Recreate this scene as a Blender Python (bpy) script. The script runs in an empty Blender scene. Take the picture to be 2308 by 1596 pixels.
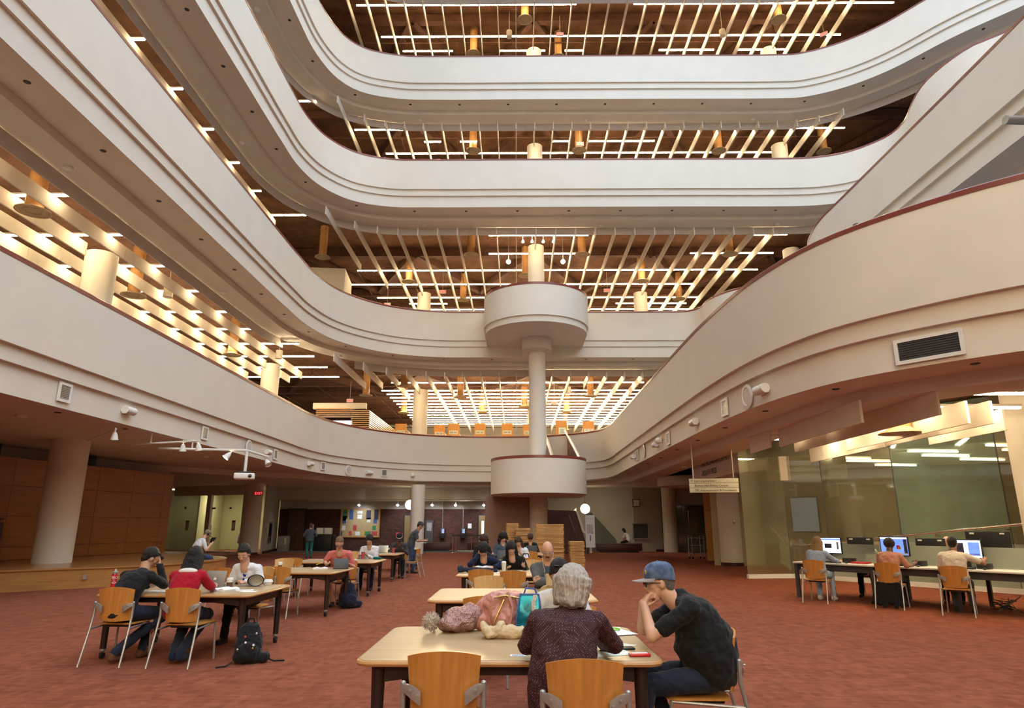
import bpy, bmesh, math, random
from math import sin, cos, pi, radians, sqrt, atan2
from mathutils import Vector, Matrix
from mathutils.geometry import tessellate_polygon
random.seed(7)
SC = bpy.context.scene
COL = SC.collection
V = Vector

# ------------------------------------------------------------------ materials
MATS = {}
def mat(name, col=(.5, .5, .5), rough=.55, metal=0., var=.08, scale=6., bump=0., bscale=40., emis=0., ecol=None, spec=.5, stretch=None, alpha=1., trans=0., ior=1.45, coat=0., sheen=0.):
    m = bpy.data.materials.new(name); m.use_nodes = True
    nt = m.node_tree; N = nt.nodes; L = nt.links
    b = N['Principled BSDF']
    tc = N.new('ShaderNodeTexCoord'); mp = N.new('ShaderNodeMapping')
    L.new(tc.outputs['Object'], mp.inputs['Vector'])
    if stretch: mp.inputs['Scale'].default_value = stretch
    nz = N.new('ShaderNodeTexNoise'); nz.inputs['Scale'].default_value = scale; nz.inputs['Detail'].default_value = 4
    L.new(mp.outputs['Vector'], nz.inputs['Vector'])
    rp = N.new('ShaderNodeValToRGB')
    c0 = [max(0, c*(1-var)) for c in col]; c1 = [min(1, c*(1+var)) for c in col]
    rp.color_ramp.elements[0].color = (*c0, 1); rp.color_ramp.elements[1].color = (*c1, 1)
    rp.color_ramp.elements[0].position = .3; rp.color_ramp.elements[1].position = .7
    L.new(nz.outputs['Fac'], rp.inputs['Fac']); L.new(rp.outputs['Color'], b.inputs['Base Color'])
    b.inputs['Roughness'].default_value = rough; b.inputs['Metallic'].default_value = metal
    b.inputs['Specular IOR Level'].default_value = spec
    if coat: b.inputs['Coat Weight'].default_value = coat; b.inputs['Coat Roughness'].default_value = .15
    if sheen: b.inputs['Sheen Weight'].default_value = sheen
    if trans: b.inputs['Transmission Weight'].default_value = trans; b.inputs['IOR'].default_value = ior
    if emis:
        b.inputs['Emission Color'].default_value = (*(ecol or col), 1); b.inputs['Emission Strength'].default_value = emis
    if bump:
        n2 = N.new('ShaderNodeTexNoise'); n2.inputs['Scale'].default_value = bscale; n2.inputs['Detail'].default_value = 5
        L.new(mp.outputs['Vector'], n2.inputs['Vector'])
        bp = N.new('ShaderNodeBump'); bp.inputs['Strength'].default_value = bump; bp.inputs['Distance'].default_value = .02
        L.new(n2.outputs['Fac'], bp.inputs['Height']); L.new(bp.outputs['Normal'], b.inputs['Normal'])
    MATS[name] = m
    return m

def brick_mat(name, c1, c2, cm, scale, bw=.5, rh=.25, mortar=.02, rough=.8, off=.5, plane='xz', bump=.3):
    m = bpy.data.materials.new(name); m.use_nodes = True
    nt = m.node_tree; N = nt.nodes; L = nt.links; b = N['Principled BSDF']
    tc = N.new('ShaderNodeTexCoord'); sx = N.new('ShaderNodeSeparateXYZ'); cx = N.new('ShaderNodeCombineXYZ')
    L.new(tc.outputs['Object'], sx.inputs[0])
    a = {'xz': ('X', 'Z'), 'yz': ('Y', 'Z'), 'xy': ('X', 'Y')}[plane]
    L.new(sx.outputs[a[0]], cx.inputs['X']); L.new(sx.outputs[a[1]], cx.inputs['Y'])
    br = N.new('ShaderNodeTexBrick'); L.new(cx.outputs[0], br.inputs['Vector'])
    br.inputs['Color1'].default_value = (*c1, 1); br.inputs['Color2'].default_value = (*c2, 1); br.inputs['Mortar'].default_value = (*cm, 1)
    br.inputs['Scale'].default_value = scale; br.inputs['Brick Width'].default_value = bw; br.inputs['Row Height'].default_value = rh
    br.inputs['Mortar Size'].default_value = mortar; br.offset = off
    nz = N.new('ShaderNodeTexNoise'); nz.inputs['Scale'].default_value = 30; L.new(tc.outputs['Object'], nz.inputs['Vector'])
    mx = N.new('ShaderNodeMixRGB'); mx.blend_type = 'OVERLAY'; mx.inputs['Fac'].default_value = .35
    L.new(br.outputs['Color'], mx.inputs[1]); L.new(nz.outputs['Fac'], mx.inputs[2])
    L.new(mx.outputs[0], b.inputs['Base Color']); b.inputs['Roughness'].default_value = rough
    bp = N.new('ShaderNodeBump'); bp.inputs['Strength'].default_value = bump; bp.inputs['Distance'].default_value = .01
    L.new(br.outputs['Fac'], bp.inputs['Height']); bp.invert = True; L.new(bp.outputs['Normal'], b.inputs['Normal'])
    MATS[name] = m
    return m

def carpet_mat():
    m = bpy.data.materials.new('red woven carpet'); m.use_nodes = True
    nt = m.node_tree; N = nt.nodes; L = nt.links; b = N['Principled BSDF']
    tc = N.new('ShaderNodeTexCoord')
    def brick(scale, bw, rh, rot):
        mp = N.new('ShaderNodeMapping'); mp.inputs['Rotation'].default_value = (0, 0, rot)
        L.new(tc.outputs['Object'], mp.inputs['Vector'])
        br = N.new('ShaderNodeTexBrick'); L.new(mp.outputs[0], br.inputs['Vector'])
        br.inputs['Scale'].default_value = scale; br.inputs['Brick Width'].default_value = bw; br.inputs['Row Height'].default_value = rh
        br.inputs['Mortar Size'].default_value = .0; br.inputs['Color1'].default_value = (0, 0, 0, 1); br.inputs['Color2'].default_value = (1, 1, 1, 1)
        return br
    b1 = brick(3.2, .62, .16, 0); b2 = brick(3.2, .5, .22, pi/2)
    nz = N.new('ShaderNodeTexNoise'); nz.inputs['Scale'].default_value = 2.5; L.new(tc.outputs['Object'], nz.inputs['Vector'])
    wv = N.new('ShaderNodeTexWave'); wv.inputs['Scale'].default_value = 55; wv.inputs['Distortion'].default_value = 1.5; L.new(tc.outputs['Object'], wv.inputs['Vector'])
    mx = N.new('ShaderNodeMixRGB'); mx.inputs['Fac'].default_value = .5; L.new(b1.outputs['Color'], mx.inputs[1]); L.new(b2.outputs['Color'], mx.inputs[2])
    m2 = N.new('ShaderNodeMixRGB'); m2.inputs['Fac'].default_value = .3; L.new(mx.outputs[0], m2.inputs[1]); L.new(nz.outputs['Fac'], m2.inputs[2])
    m3 = N.new('ShaderNodeMixRGB'); m3.inputs['Fac'].default_value = .22; L.new(m2.outputs[0], m3.inputs[1]); L.new(wv.outputs['Fac'], m3.inputs[2])
    rp = N.new('ShaderNodeValToRGB'); L.new(m3.outputs[0], rp.inputs['Fac'])
    rp.color_ramp.elements[0].color = (.17, .046, .024, 1); rp.color_ramp.elements[1].color = (.32, .102, .056, 1)
    rp.color_ramp.elements[0].position = .12; rp.color_ramp.elements[1].position = .85
    L.new(rp.outputs[0], b.inputs['Base Color']); b.inputs['Roughness'].default_value = .95; b.inputs['Specular IOR Level'].default_value = .1
    n2 = N.new('ShaderNodeTexNoise'); n2.inputs['Scale'].default_value = 180; L.new(tc.outputs['Object'], n2.inputs['Vector'])
    bp = N.new('ShaderNodeBump'); bp.inputs['Strength'].default_value = .4; bp.inputs['Distance'].default_value = .01
    L.new(n2.outputs['Fac'], bp.inputs['Height']); L.new(bp.outputs['Normal'], b.inputs['Normal'])
    MATS['carpet'] = m
    return m

def dots_mat(name, base, dot, scale, size):
    m = bpy.data.materials.new(name); m.use_nodes = True
    nt = m.node_tree; N = nt.nodes; L = nt.links; b = N['Principled BSDF']
    tc = N.new('ShaderNodeTexCoord'); mp = N.new('ShaderNodeMapping'); L.new(tc.outputs['Object'], mp.inputs['Vector'])
    mp.inputs['Rotation'].default_value = (.0, radians(45), 0)
    vo = N.new('ShaderNodeTexVoronoi'); vo.inputs['Scale'].default_value = scale; vo.inputs['Randomness'].default_value = 0.
    L.new(mp.outputs[0], vo.inputs['Vector'])
    rp = N.new('ShaderNodeValToRGB'); rp.color_ramp.interpolation = 'CONSTANT'
    rp.color_ramp.elements[0].color = (*dot, 1); rp.color_ramp.elements[1].color = (*base, 1); rp.color_ramp.elements[1].position = size
    L.new(vo.outputs['Distance'], rp.inputs['Fac']); L.new(rp.outputs[0], b.inputs['Base Color']); b.inputs['Roughness'].default_value = .85
    n2 = N.new('ShaderNodeTexNoise'); n2.inputs['Scale'].default_value = 14; L.new(tc.outputs['Object'], n2.inputs['Vector'])
    bp = N.new('ShaderNodeBump'); bp.inputs['Strength'].default_value = .5; bp.inputs['Distance'].default_value = .03
    L.new(n2.outputs['Fac'], bp.inputs['Height']); L.new(bp.outputs['Normal'], b.inputs['Normal'])
    MATS[name] = m
    return m

def glass_mat(name, tint, refl=.12, rough=.02, haze=0., hazecol=(.6, .62, .5)):
    m = bpy.data.materials.new(name); m.use_nodes = True
    nt = m.node_tree; N = nt.nodes; L = nt.links
    for n in list(N):
        if n.type != 'OUTPUT_MATERIAL': N.remove(n)
    out = [n for n in N if n.type == 'OUTPUT_MATERIAL'][0]
    t = N.new('ShaderNodeBsdfTransparent'); t.inputs['Color'].default_value = (*tint, 1)
    g = N.new('ShaderNodeBsdfGlossy'); g.inputs['Roughness'].default_value = rough; g.inputs['Color'].default_value = (.9, .95, .9, 1)
    lw = N.new('ShaderNodeLayerWeight'); lw.inputs['Blend'].default_value = .5; fr = N.new('ShaderNodeMath'); fr.operation = 'POWER'; fr.inputs[1].default_value = 4.; L.new(lw.outputs['Facing'], fr.inputs[0])
    ad = N.new('ShaderNodeMath'); ad.operation = 'ADD'; ad.inputs[1].default_value = refl; L.new(fr.outputs[0], ad.inputs[0])
    mx = N.new('ShaderNodeMixShader'); L.new(ad.outputs[0], mx.inputs[0]); L.new(t.outputs[0], mx.inputs[1]); L.new(g.outputs[0], mx.inputs[2])
    last = mx
    if haze:
        d = N.new('ShaderNodeBsdfDiffuse'); d.inputs['Color'].default_value = (*hazecol, 1)
        nz = N.new('ShaderNodeTexNoise'); nz.inputs['Scale'].default_value = .8
        tc = N.new('ShaderNodeTexCoord'); L.new(tc.outputs['Object'], nz.inputs['Vector'])
        ml = N.new('ShaderNodeMath'); ml.operation = 'MULTIPLY'; ml.inputs[1].default_value = haze*2; L.new(nz.outputs['Fac'], ml.inputs[0])
        m2 = N.new('ShaderNodeMixShader'); L.new(ml.outputs[0], m2.inputs[0]); L.new(mx.outputs[0], m2.inputs[1]); L.new(d.outputs[0], m2.inputs[2]); last = m2
    L.new(last.outputs[0], out.inputs['Surface'])
    MATS[name] = m
    return m

mat('plaster', (.75, .685, .59), .75, var=.025, scale=1.2, bump=.05, bscale=60)
mat('soffit', (.68, .61, .54), .85, var=.03, scale=1.5, bump=.06, bscale=80)
mat('rail', (.20, .035, .022), .42, var=.15, scale=3, coat=.2, stretch=(1, 1, 6))
mat('dark_ceiling', (.15, .062, .028), .9, var=.35, scale=2)
mat('truss', (.085, .030, .014), .85, var=.25, scale=3)
mat('baffle', (.68, .60, .50), .8, var=.03, scale=3, bump=.08, bscale=150)
mat('bulkhead', (.50, .44, .40), .85, var=.03, scale=3, bump=.06, bscale=120)
mat('tube', (1, .95, .85), .4, var=0, emis=85., ecol=(1., .79, .47))
mat('tube_low', (1, .95, .85), .4, var=0, emis=75., ecol=(1., .80, .48))
mat('fixture', (.55, .50, .43), .5, var=.05)
mat('diffuser', (.42, .30, .18), .6, var=.1, scale=10)
mat('duct', (.45, .22, .07), .6, var=.15, scale=8)
mat('white_paint', (.78, .76, .72), .5, var=.03)
mat('grey_metal', (.42, .41, .40), .38, metal=.6, var=.05)
mat('chrome', (.7, .7, .7), .2, metal=1., var=.04)
mat('black', (.012, .012, .013), .5, var=.2)
mat('dark_grey', (.06, .06, .065), .5, var=.15)
mat('table_leg', (.028, .014, .012), .4, var=.25, scale=8)
mat('maple', (.42, .285, .15), .42, var=.10, scale=4, stretch=(.5, 5, 5), coat=.12)
mat('edge_wood', (.50, .26, .09), .35, var=.12, scale=5, stretch=(.6, 5, 5), coat=.3)
mat('chair_wood', (.54, .235, .05), .38, var=.14, scale=5, stretch=(6, 6, .6), coat=.25)
mat('chair_wood_pale', (.62, .37, .14), .36, var=.12, scale=5, stretch=(6, 6, .6), coat=.25)
mat('panel_wood', (.40, .155, .035), .35, var=.13, scale=3, stretch=(.5, .5, 8), coat=.15)
mat('stage_wood', (.42, .20, .06), .3, var=.13, scale=3, stretch=(.6, .6, 6), coat=.3)
mat('orange_wood', (.62, .27, .045), .4, var=.10, scale=4, stretch=(4, 4, .6))
mat('board', (.55, .30, .10), .5, var=.22, scale=3, stretch=(.7, 6, 6), bump=.05)
mat('maroon', (.055, .012, .012), .45, var=.15)
mat('brown_wall', (.32, .205, .16), .8, var=.04, scale=2)
mat('grey_wall', (.50, .465, .42), .8, var=.03, scale=2)
mat('stone', (.33, .31, .29), .8, var=.2, scale=9, bump=.3, bscale=20)
mat('dark_floor', (.11, .10, .095), .5, var=.15, scale=3)
mat('paper', (.85, .85, .83), .7, var=.03)
mat('kraft', (.55, .38, .19), .7, var=.08)
mat('red_plastic', (.55, .012, .02), .3, var=.06, coat=.3)
mat('exit_red', (.9, .05, .04), .4, var=0, emis=3., ecol=(1, .03, .05))
mat('exit_face', (.55, .48, .45), .5, var=.03)
mat('globe', (1, .93, .7), .4, var=0, emis=9., ecol=(1, .88, .55))
mat('spot_glow', (.9, .95, 1), .3, var=0, emis=60., ecol=(.75, .88, 1.))
mat('warm_glow', (1, .9, .7), .3, var=0, emis=30., ecol=(1, .82, .55))
mat('down_glow', (1, .95, .8), .3, var=0, emis=8., ecol=(1, .9, .7))
mat('window_glow', (.9, .95, 1), .4, var=.3, scale=3, emis=2.5, ecol=(.75, .88, 1.))
mat('lime', (.25, .55, .04), .4, var=.08)
mat('cork', (.50, .37, .19), .8, var=.12, scale=30)
mat('blue_print', (.05, .12, .35), .6, var=.5, scale=14)
mat('red_print', (.5, .06, .07), .6, var=.5, scale=18)
mat('green_print', (.05, .25, .10), .6, var=.5, scale=14)
mat('yellow_print', (.65, .42, .05), .6, var=.3, scale=14)
mat('dark_print', (.03, .025, .06), .6, var=.6, scale=14)
mat('card', (.72, .70, .55), .7, var=.05)
mat('ink', (.03, .03, .03), .6, var=.1)
mat('olive_wall', (.46, .42, .24), .85, var=.05, scale=1.5)
mat('screen_blue', (.1, .2, .6), .25, var=.7, scale=4, emis=.9, ecol=(.18, .32, .95))
mat('screen_white', (.8, .85, .95), .25, var=.15, scale=5, emis=1.6, ecol=(.72, .82, 1.))
mat('screen_dim', (.25, .3, .45), .25, var=.2, scale=3, emis=.35, ecol=(.42, .5, .8))
mat('upper_floor', (.34, .31, .28), .8, var=.06)
carpet_mat()
brick_mat('brick', (.105, .030, .018), (.052, .016, .011), (.030, .018, .013), 3.4, .75, .26, .022)
glass_mat('glass_olive', (.72, .72, .58), .16, .03, haze=.13, hazecol=(.50, .46, .34))
glass_mat('glass_clear', (.93, .96, .92), .03, .01)
glass_mat('glass_green', (.72, .84, .76), .10, .05, haze=.18, hazecol=(.42, .52, .44))
glass_mat('glass_frost', (.70, .76, .70), .05, .3, haze=.40, hazecol=(.62, .66, .58))
glass_mat('holo', (.35, .8, .85), .25, .15, haze=.5, hazecol=(.02, .38, .48))

# ------------------------------------------------------------------ mesh builder
class MB:
    def __init__(s, M=None): s.v = []; s.f = []; s.mi = []; s.M = M or Matrix(); s.cur = 0
    def add(s, vs, fs):
        b = len(s.v); M = s.M
        s.v.extend([tuple(M @ V(p)) for p in vs]); s.f.extend([tuple(b+i for i in f) for f in fs]); s.mi.extend([s.cur]*len(fs))
        return s
    def box(s, c, size, rz=0., R=None):
        hx, hy, hz = size[0]/2, size[1]/2, size[2]/2
        T = R or Matrix.Rotation(rz, 3, 'Z')
        vs = [V(c) + T @ V((x*hx, y*hy, z*hz)) for z in (-1, 1) for x, y in ((-1, -1), (1, -1), (1, 1), (-1, 1))]
        return s.add(vs, [(3, 2, 1, 0), (4, 5, 6, 7), (0, 1, 5, 4), (1, 2, 6, 5), (2, 3, 7, 6), (3, 0, 4, 7)])
    def rbox(s, c, size, r=.01, seg=2, rz=0., R=None):
        bm = bmesh.new(); bmesh.ops.create_cube(bm, size=1)
        for v in bm.verts: v.co = V((v.co.x*size[0], v.co.y*size[1], v.co.z*size[2]))
        bmesh.ops.bevel(bm, geom=list(bm.edges), offset=min(r, min(size)*.49), segments=seg, affect='EDGES', profile=.5)
        T = R or Matrix.Rotation(rz, 3, 'Z')
        bm.verts.index_update()
        s.add([V(c) + T @ v.co for v in bm.verts], [[v.index for v in f.verts] for f in bm.faces]); bm.free()
        return s
    def loft(s, rings, cap0=True, cap1=True, closed=True):
        n = len(rings[0]); vs = [p for r in rings for p in r]; fs = []
        for i in range(len(rings)-1):
            for j in range(n if closed else n-1):
                k = (j+1) % n
                fs.append((i*n+j, i*n+k, (i+1)*n+k, (i+1)*n+j))
        if cap0: fs.append(tuple(range(n-1, -1, -1)))
        if cap1: fs.append(tuple((len(rings)-1)*n+j for j in range(n)))
        return s.add(vs, fs)
    def cyl(s, p0, p1, r0, r1=None, n=12, cap=True):
        p0, p1 = V(p0), V(p1); r1 = r0 if r1 is None else r1
        d = (p1-p0).normalized(); a = d.orthogonal().normalized(); b = d.cross(a)
        return s.loft([[p + (a*cos(2*pi*j/n) + b*sin(2*pi*j/n))*r for j in range(n)] for p, r in ((p0, r0), (p1, r1))], cap, cap)
    def tube(s, pts, r, n=8, cap=True, closed=False):
        pts = [V(p) for p in pts]; rings = []; a = None
        rr = r if isinstance(r, (list, tuple)) else [r]*len(pts)
        for i, p in enumerate(pts):
            q0 = pts[i-1] if (i or closed) else p; q1 = pts[(i+1) % len(pts)] if (i < len(pts)-1 or closed) else p
            d = (q1-q0).normalized()
            if a is None: a = d.orthogonal().normalized()
            a = (a - d*a.dot(d)); a = a.normalized() if a.length > 1e-6 else d.orthogonal().normalized()
            b = d.cross(a)
            rings.append([p + (a*cos(2*pi*j/n) + b*sin(2*pi*j/n))*rr[i] for j in range(n)])
        if closed: rings.append(rings[0])
        return s.loft(rings, cap and not closed, cap and not closed)
    def lathe(s, prof, c=(0, 0, 0), n=24, cap=True):
        c = V(c)
        return s.loft([[c + V((r*cos(2*pi*j/n), r*sin(2*pi*j/n), z)) for j in range(n)] for r, z in prof], cap, cap)
    def prism(s, poly, z0, z1):
        n = len(poly)
        tris = tessellate_polygon([[V((p[0], p[1], 0)) for p in poly]])
        s.add([(p[0], p[1], z0) for p in poly] + [(p[0], p[1], z1) for p in poly],
              [(i, (i+1) % n, n+(i+1) % n, n+i) for i in range(n)] + [t[::-1] for t in tris] + [tuple(n+i for i in t) for t in tris])
        return s
    def flat(s, poly, z):
        tris = tessellate_polygon([[V((p[0], p[1], 0)) for p in poly]])
        return s.add([(p[0], p[1], z) for p in poly], tris)
    def ell(s, c, r, R=None, n=16, m=10):
        c = V(c); T = R or Matrix.Identity(3)
        if isinstance(r, (int, float)): r = (r, r, r)
        vs = []; fs = []
        for i in range(1, m):
            t = pi*i/m
            for j in range(n):
                u = 2*pi*j/n
                vs.append(c + T @ V((r[0]*sin(t)*cos(u), r[1]*sin(t)*sin(u), r[2]*cos(t))))
        top = len(vs); vs.append(c + T @ V((0, 0, r[2]))); bot = len(vs); vs.append(c - T @ V((0, 0, r[2])))
        for i in range(m-2):
            for j in range(n):
                k = (j+1) % n; fs.append((i*n+j, (i+1)*n+j, (i+1)*n+k, i*n+k))
        for j in range(n):
            k = (j+1) % n; fs.append((top, j, k)); fs.append((bot, (m-2)*n+k, (m-2)*n+j))
        return s.add(vs, fs)
    def caps(s, p0, r0, p1, r1, n=12):
        """a tapered capsule: two round ends joined by a cone"""
        p0, p1 = V(p0), V(p1); d = (p1-p0)
        if d.length < 1e-5: return s.ell(p0, max(r0, r1))
        d.normalize(); a = d.orthogonal().normalized(); b = d.cross(a); rings = []
        for p, r, ts in ((p0, r0, (-80, -55, -28, 0)), (p1, r1, (0, 28, 55, 80))):
            for t in ts:
                t = radians(t); q = p + d*r*sin(t); k = r*cos(t)
                rings.append([q + (a*cos(2*pi*j/n) + b*sin(2*pi*j/n))*k for j in range(n)])
        return s.loft(rings)
    def mesh(s, name, sharp=35):
        me = bpy.data.meshes.new(name); me.from_pydata(s.v, [], s.f)
        bm = bmesh.new(); bm.from_mesh(me); bmesh.ops.recalc_face_normals(bm, faces=bm.faces); bm.to_mesh(me); bm.free()
        me.polygons.foreach_set('use_smooth', [True]*len(me.polygons))
        me.set_sharp_from_angle(angle=radians(sharp))
        if any(s.mi): me.polygons.foreach_set('material_index', s.mi)
        return me

def M_(m): return MATS[m] if isinstance(m, str) else m
def ob(name, mb, m, parent=None, label=None, kind=None, loc=None, rz=None, sharp=35):
    me = mb if isinstance(mb, bpy.types.Mesh) else mb.mesh(name, sharp)
    for x in (m if isinstance(m, (list, tuple)) else [m]): me.materials.append(M_(x))
    o = bpy.data.objects.new(name, me); COL.objects.link(o)
    if parent is not None: o.parent = parent
    if loc is not None: o.location = loc
    if rz is not None: o.rotation_euler = (0, 0, rz)
    if label: o['label'] = label
    if kind: o['kind'] = kind
    return o
def tag(o, label, cat, group=None):
    o['label'] = label; o['category'] = cat
    if group: o['group'] = group
    return o
def thing(name, label, cat, loc=(0, 0, 0), rz=0., group=None):
    o = bpy.data.objects.new(name, None); COL.objects.link(o); o.empty_display_size = .1
    o.location = loc; o.rotation_euler = (0, 0, rz)
    return tag(o, label, cat, group)
def struct(name, mb, m, parent=None, **k): return ob(name, mb, m, parent, kind=None if parent else 'structure', **k)
def dup(root, loc, rz, label=None, group=None, swap=None):
    def cp(o, par):
        c = o.copy(); COL.objects.link(c)
        if par is not None:
            c.parent = par
        for ch in list(o.children): cp(ch, c)
        return c
    r = cp(root, None); r.location = loc; r.rotation_euler = (0, 0, rz)
    if label: r['label'] = label
    if group: r['group'] = group
    return r
TEXTS = []
def text(s, size, m, parent, M, name='lettering', ext=.002, align='LEFT'):
    TEXTS.append((s, size, m, parent, M, name, ext, align))
def make_texts():   # all lettering becomes plain meshes in one go
    tmp = []
    for s, size, m, parent, M, name, ext, align in TEXTS:
        cu = bpy.data.curves.new(name, 'FONT'); cu.body = s; cu.size = size; cu.extrude = ext; cu.align_x = align
        o = bpy.data.objects.new(name+'_curve', cu); COL.objects.link(o); tmp.append(o)
    bpy.context.view_layer.update(); dg = bpy.context.evaluated_depsgraph_get()
    for (s, size, m, parent, M, name, ext, align), o in zip(TEXTS, tmp):
        me = bpy.data.meshes.new_from_object(o.evaluated_get(dg)); me.materials.clear(); me.materials.append(M_(m))
        q = bpy.data.objects.new(name, me); COL.objects.link(q); q.parent = parent; q.matrix_local = M
    for o in tmp: bpy.data.objects.remove(o)
def upright(loc, rz):  # a matrix that stands lettering up, reading direction rotated by rz about z
    return Matrix.Translation(V(loc)) @ Matrix.Rotation(rz, 4, 'Z') @ Matrix.Rotation(pi/2, 4, 'X')
ORD = 'first second third fourth fifth sixth seventh eighth ninth tenth eleventh twelfth thirteenth fourteenth fifteenth sixteenth seventeenth eighteenth nineteenth twentieth'.split()
def nth(i):
    return ORD[i] if i < 20 else ('twenty-' + ORD[i-20] if i < 29 else 'thirtieth' if i == 29 else 'thirty-' + ORD[i-30])

# ------------------------------------------------------------------ camera
F = 1490.; PITCH = math.atan(385/1490.); CH = 1.57; YAW = math.atan(11/1490*cos(PITCH))
cam = bpy.data.cameras.new('camera'); co = bpy.data.objects.new('camera', cam); COL.objects.link(co)
cam.sensor_fit = 'HORIZONTAL'; cam.sensor_width = 36; cam.lens = 36*F/2308; cam.clip_start = .05; cam.clip_end = 300
co.location = (0, 0, CH); co.rotation_euler = (pi/2+PITCH, 0, YAW)
SC.camera = co
vs = SC.view_settings; vs.view_transform = 'Standard'; vs.look = 'None'; vs.gamma = 1; vs.use_curve_mapping = False; vs.exposure = 0.
# ------------------------------------------------------------------ galleries
def catmull(P, step=.35):
    P = [V((p[0], p[1], 0)) for p in P]; out = []
    Q = [2*P[0]-P[1]] + P + [2*P[-1]-P[-2]]
    for i in range(1, len(Q)-2):
        p0, p1, p2, p3 = Q[i-1:i+3]
        d = (p2-p1).length; n = max(1, int(d/step))
        t0 = 0; t1 = t0+max(.01, (p1-p0).length)**.5; t2 = t1+d**.5; t3 = t2+max(.01, (p3-p2).length)**.5
        for k in range(n):
            t = t1+(t2-t1)*k/n
            a1 = (t1-t)/(t1-t0)*p0+(t-t0)/(t1-t0)*p1; a2 = (t2-t)/(t2-t1)*p1+(t-t1)/(t2-t1)*p2; a3 = (t3-t)/(t3-t2)*p2+(t-t2)/(t3-t2)*p3
            b1 = (t2-t)/(t2-t0)*a1+(t-t0)/(t2-t0)*a2; b2 = (t3-t)/(t3-t1)*a2+(t-t1)/(t3-t1)*a3
            out.append((t2-t)/(t2-t1)*b1+(t-t1)/(t2-t1)*b2)
    out.append(P[-1]); return out
def normals(P):
    N = []
    for i in range(len(P)):
        d = (P[min(i+1, len(P)-1)]-P[max(i-1, 0)]).normalized(); N.append(V((-d.y, d.x, 0)))
    return N
def sweep(mb, P, N, prof, k=None, i0=0, i1=None):
    i1 = len(P) if i1 is None else i1; rings = []
    for i in range(i0, i1):
        s = k(P[i]) if k else 1.
        rings.append([P[i] + N[i]*(o if o <= .3 else .3+(o-.3)*s) + V((0, 0, z)) for o, z in prof])
    mb.loft(rings, False, False, closed=False)
    return mb

PATHS = [
 [(-9.7,-28),(-9.7,10),(-9.7,20),(-9.7,28),(-9.66,31),(-9.1,33.8),(-7.9,36.1),(-6.2,37.9),(-4.2,38.9),(-2,39.3),(.8,39.1),(2.6,38.4),(3.8,37.5),(4.6,36.3),(4.85,34.5),(4.85,32),(4.82,26),(4.8,20),(4.82,16.5),(4.95,14),(5.15,12.7),(5.55,11.4),(6.2,10.35),(7.5,9.0),(9.5,7.9),(13,7.1),(20,6.8),(30,6.8)],
 [(-9.7,-28),(-9.7,10),(-9.7,20),(-9.7,27),(-9.62,29.5),(-9.1,31.8),(-8.05,33.5),(-6.4,34.85),(-4.3,35.5),(-2,35.6),(4,35.6),(8,35.6),(9.6,35.5),(10.15,34.9),(10.2,33.8),(10.65,32.6),(11.5,31.7),(13,31.2),(14.4,31),(15.2,30.2),(15.1,29),(14.2,28.1),(13.2,27.4),(12.55,26.5),(12.15,25.2),(11.97,24),(11.97,22),(12,16),(12,8),(12,-28)],
 [(-9.7,-28),(-9.7,10),(-9.7,20),(-9.7,24.5),(-9.62,26.7),(-9.15,28.4),(-8.1,29.75),(-6.5,30.4),(-4.5,30.5),(0,30.5),(8,30.5),(14,30.5),(15.3,30.4),(16.55,30.0),(17.5,29.2),(18.05,28.3),(18.1,27.3),(17.7,26),(17.4,24.7),(17.5,23.4),(17.95,22.2),(18.7,21.5),(19.2,20.3),(19.3,18),(19.3,10),(19.3,-28)],
 [(-9.7,-28),(-9.7,10),(-9.7,20),(-9.7,25),(-9.55,27.5),(-9.0,29.3),(-8.15,30.25),(-6.3,30.85),(-4,30.95),(0,30.95),(8,30.95),(14,30.95),(15.4,30.85),(17.2,30.05),(18.7,28.8),(20.5,26.4),(22.4,24.4),(26,20.6),(29,17.5)],
]
ZB = [4.02, 10.62, 17.22, 23.82]
LEVEL = ['second', 'third', 'fourth', 'fifth']
XW, XE, YS, YN = -27, 30, -28, 64
PN = []
def inner_poly(P, N, off):   # the floor plate behind a parapet
    q = [P[i]+N[i]*off for i in range(0, len(P), 2)]
    if q[-1].x > 20: return [(p.x, p.y) for p in q] + [(XE, q[-1].y), (XE, YN), (XW, YN), (XW, YS), (q[0].x, YS)]
    return [(p.x, p.y) for p in q] + [(q[-1].x, YS), (XE, YS), (XE, YN), (XW, YN), (XW, YS), (q[0].x, YS)]
def wide(p):   # the soffit under the second gallery is deeper along the stage side
    if p.x < -9 and p.y < 33: return 1. + 6.5*min(1, (33-p.y)/6)
    return 1.
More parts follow.
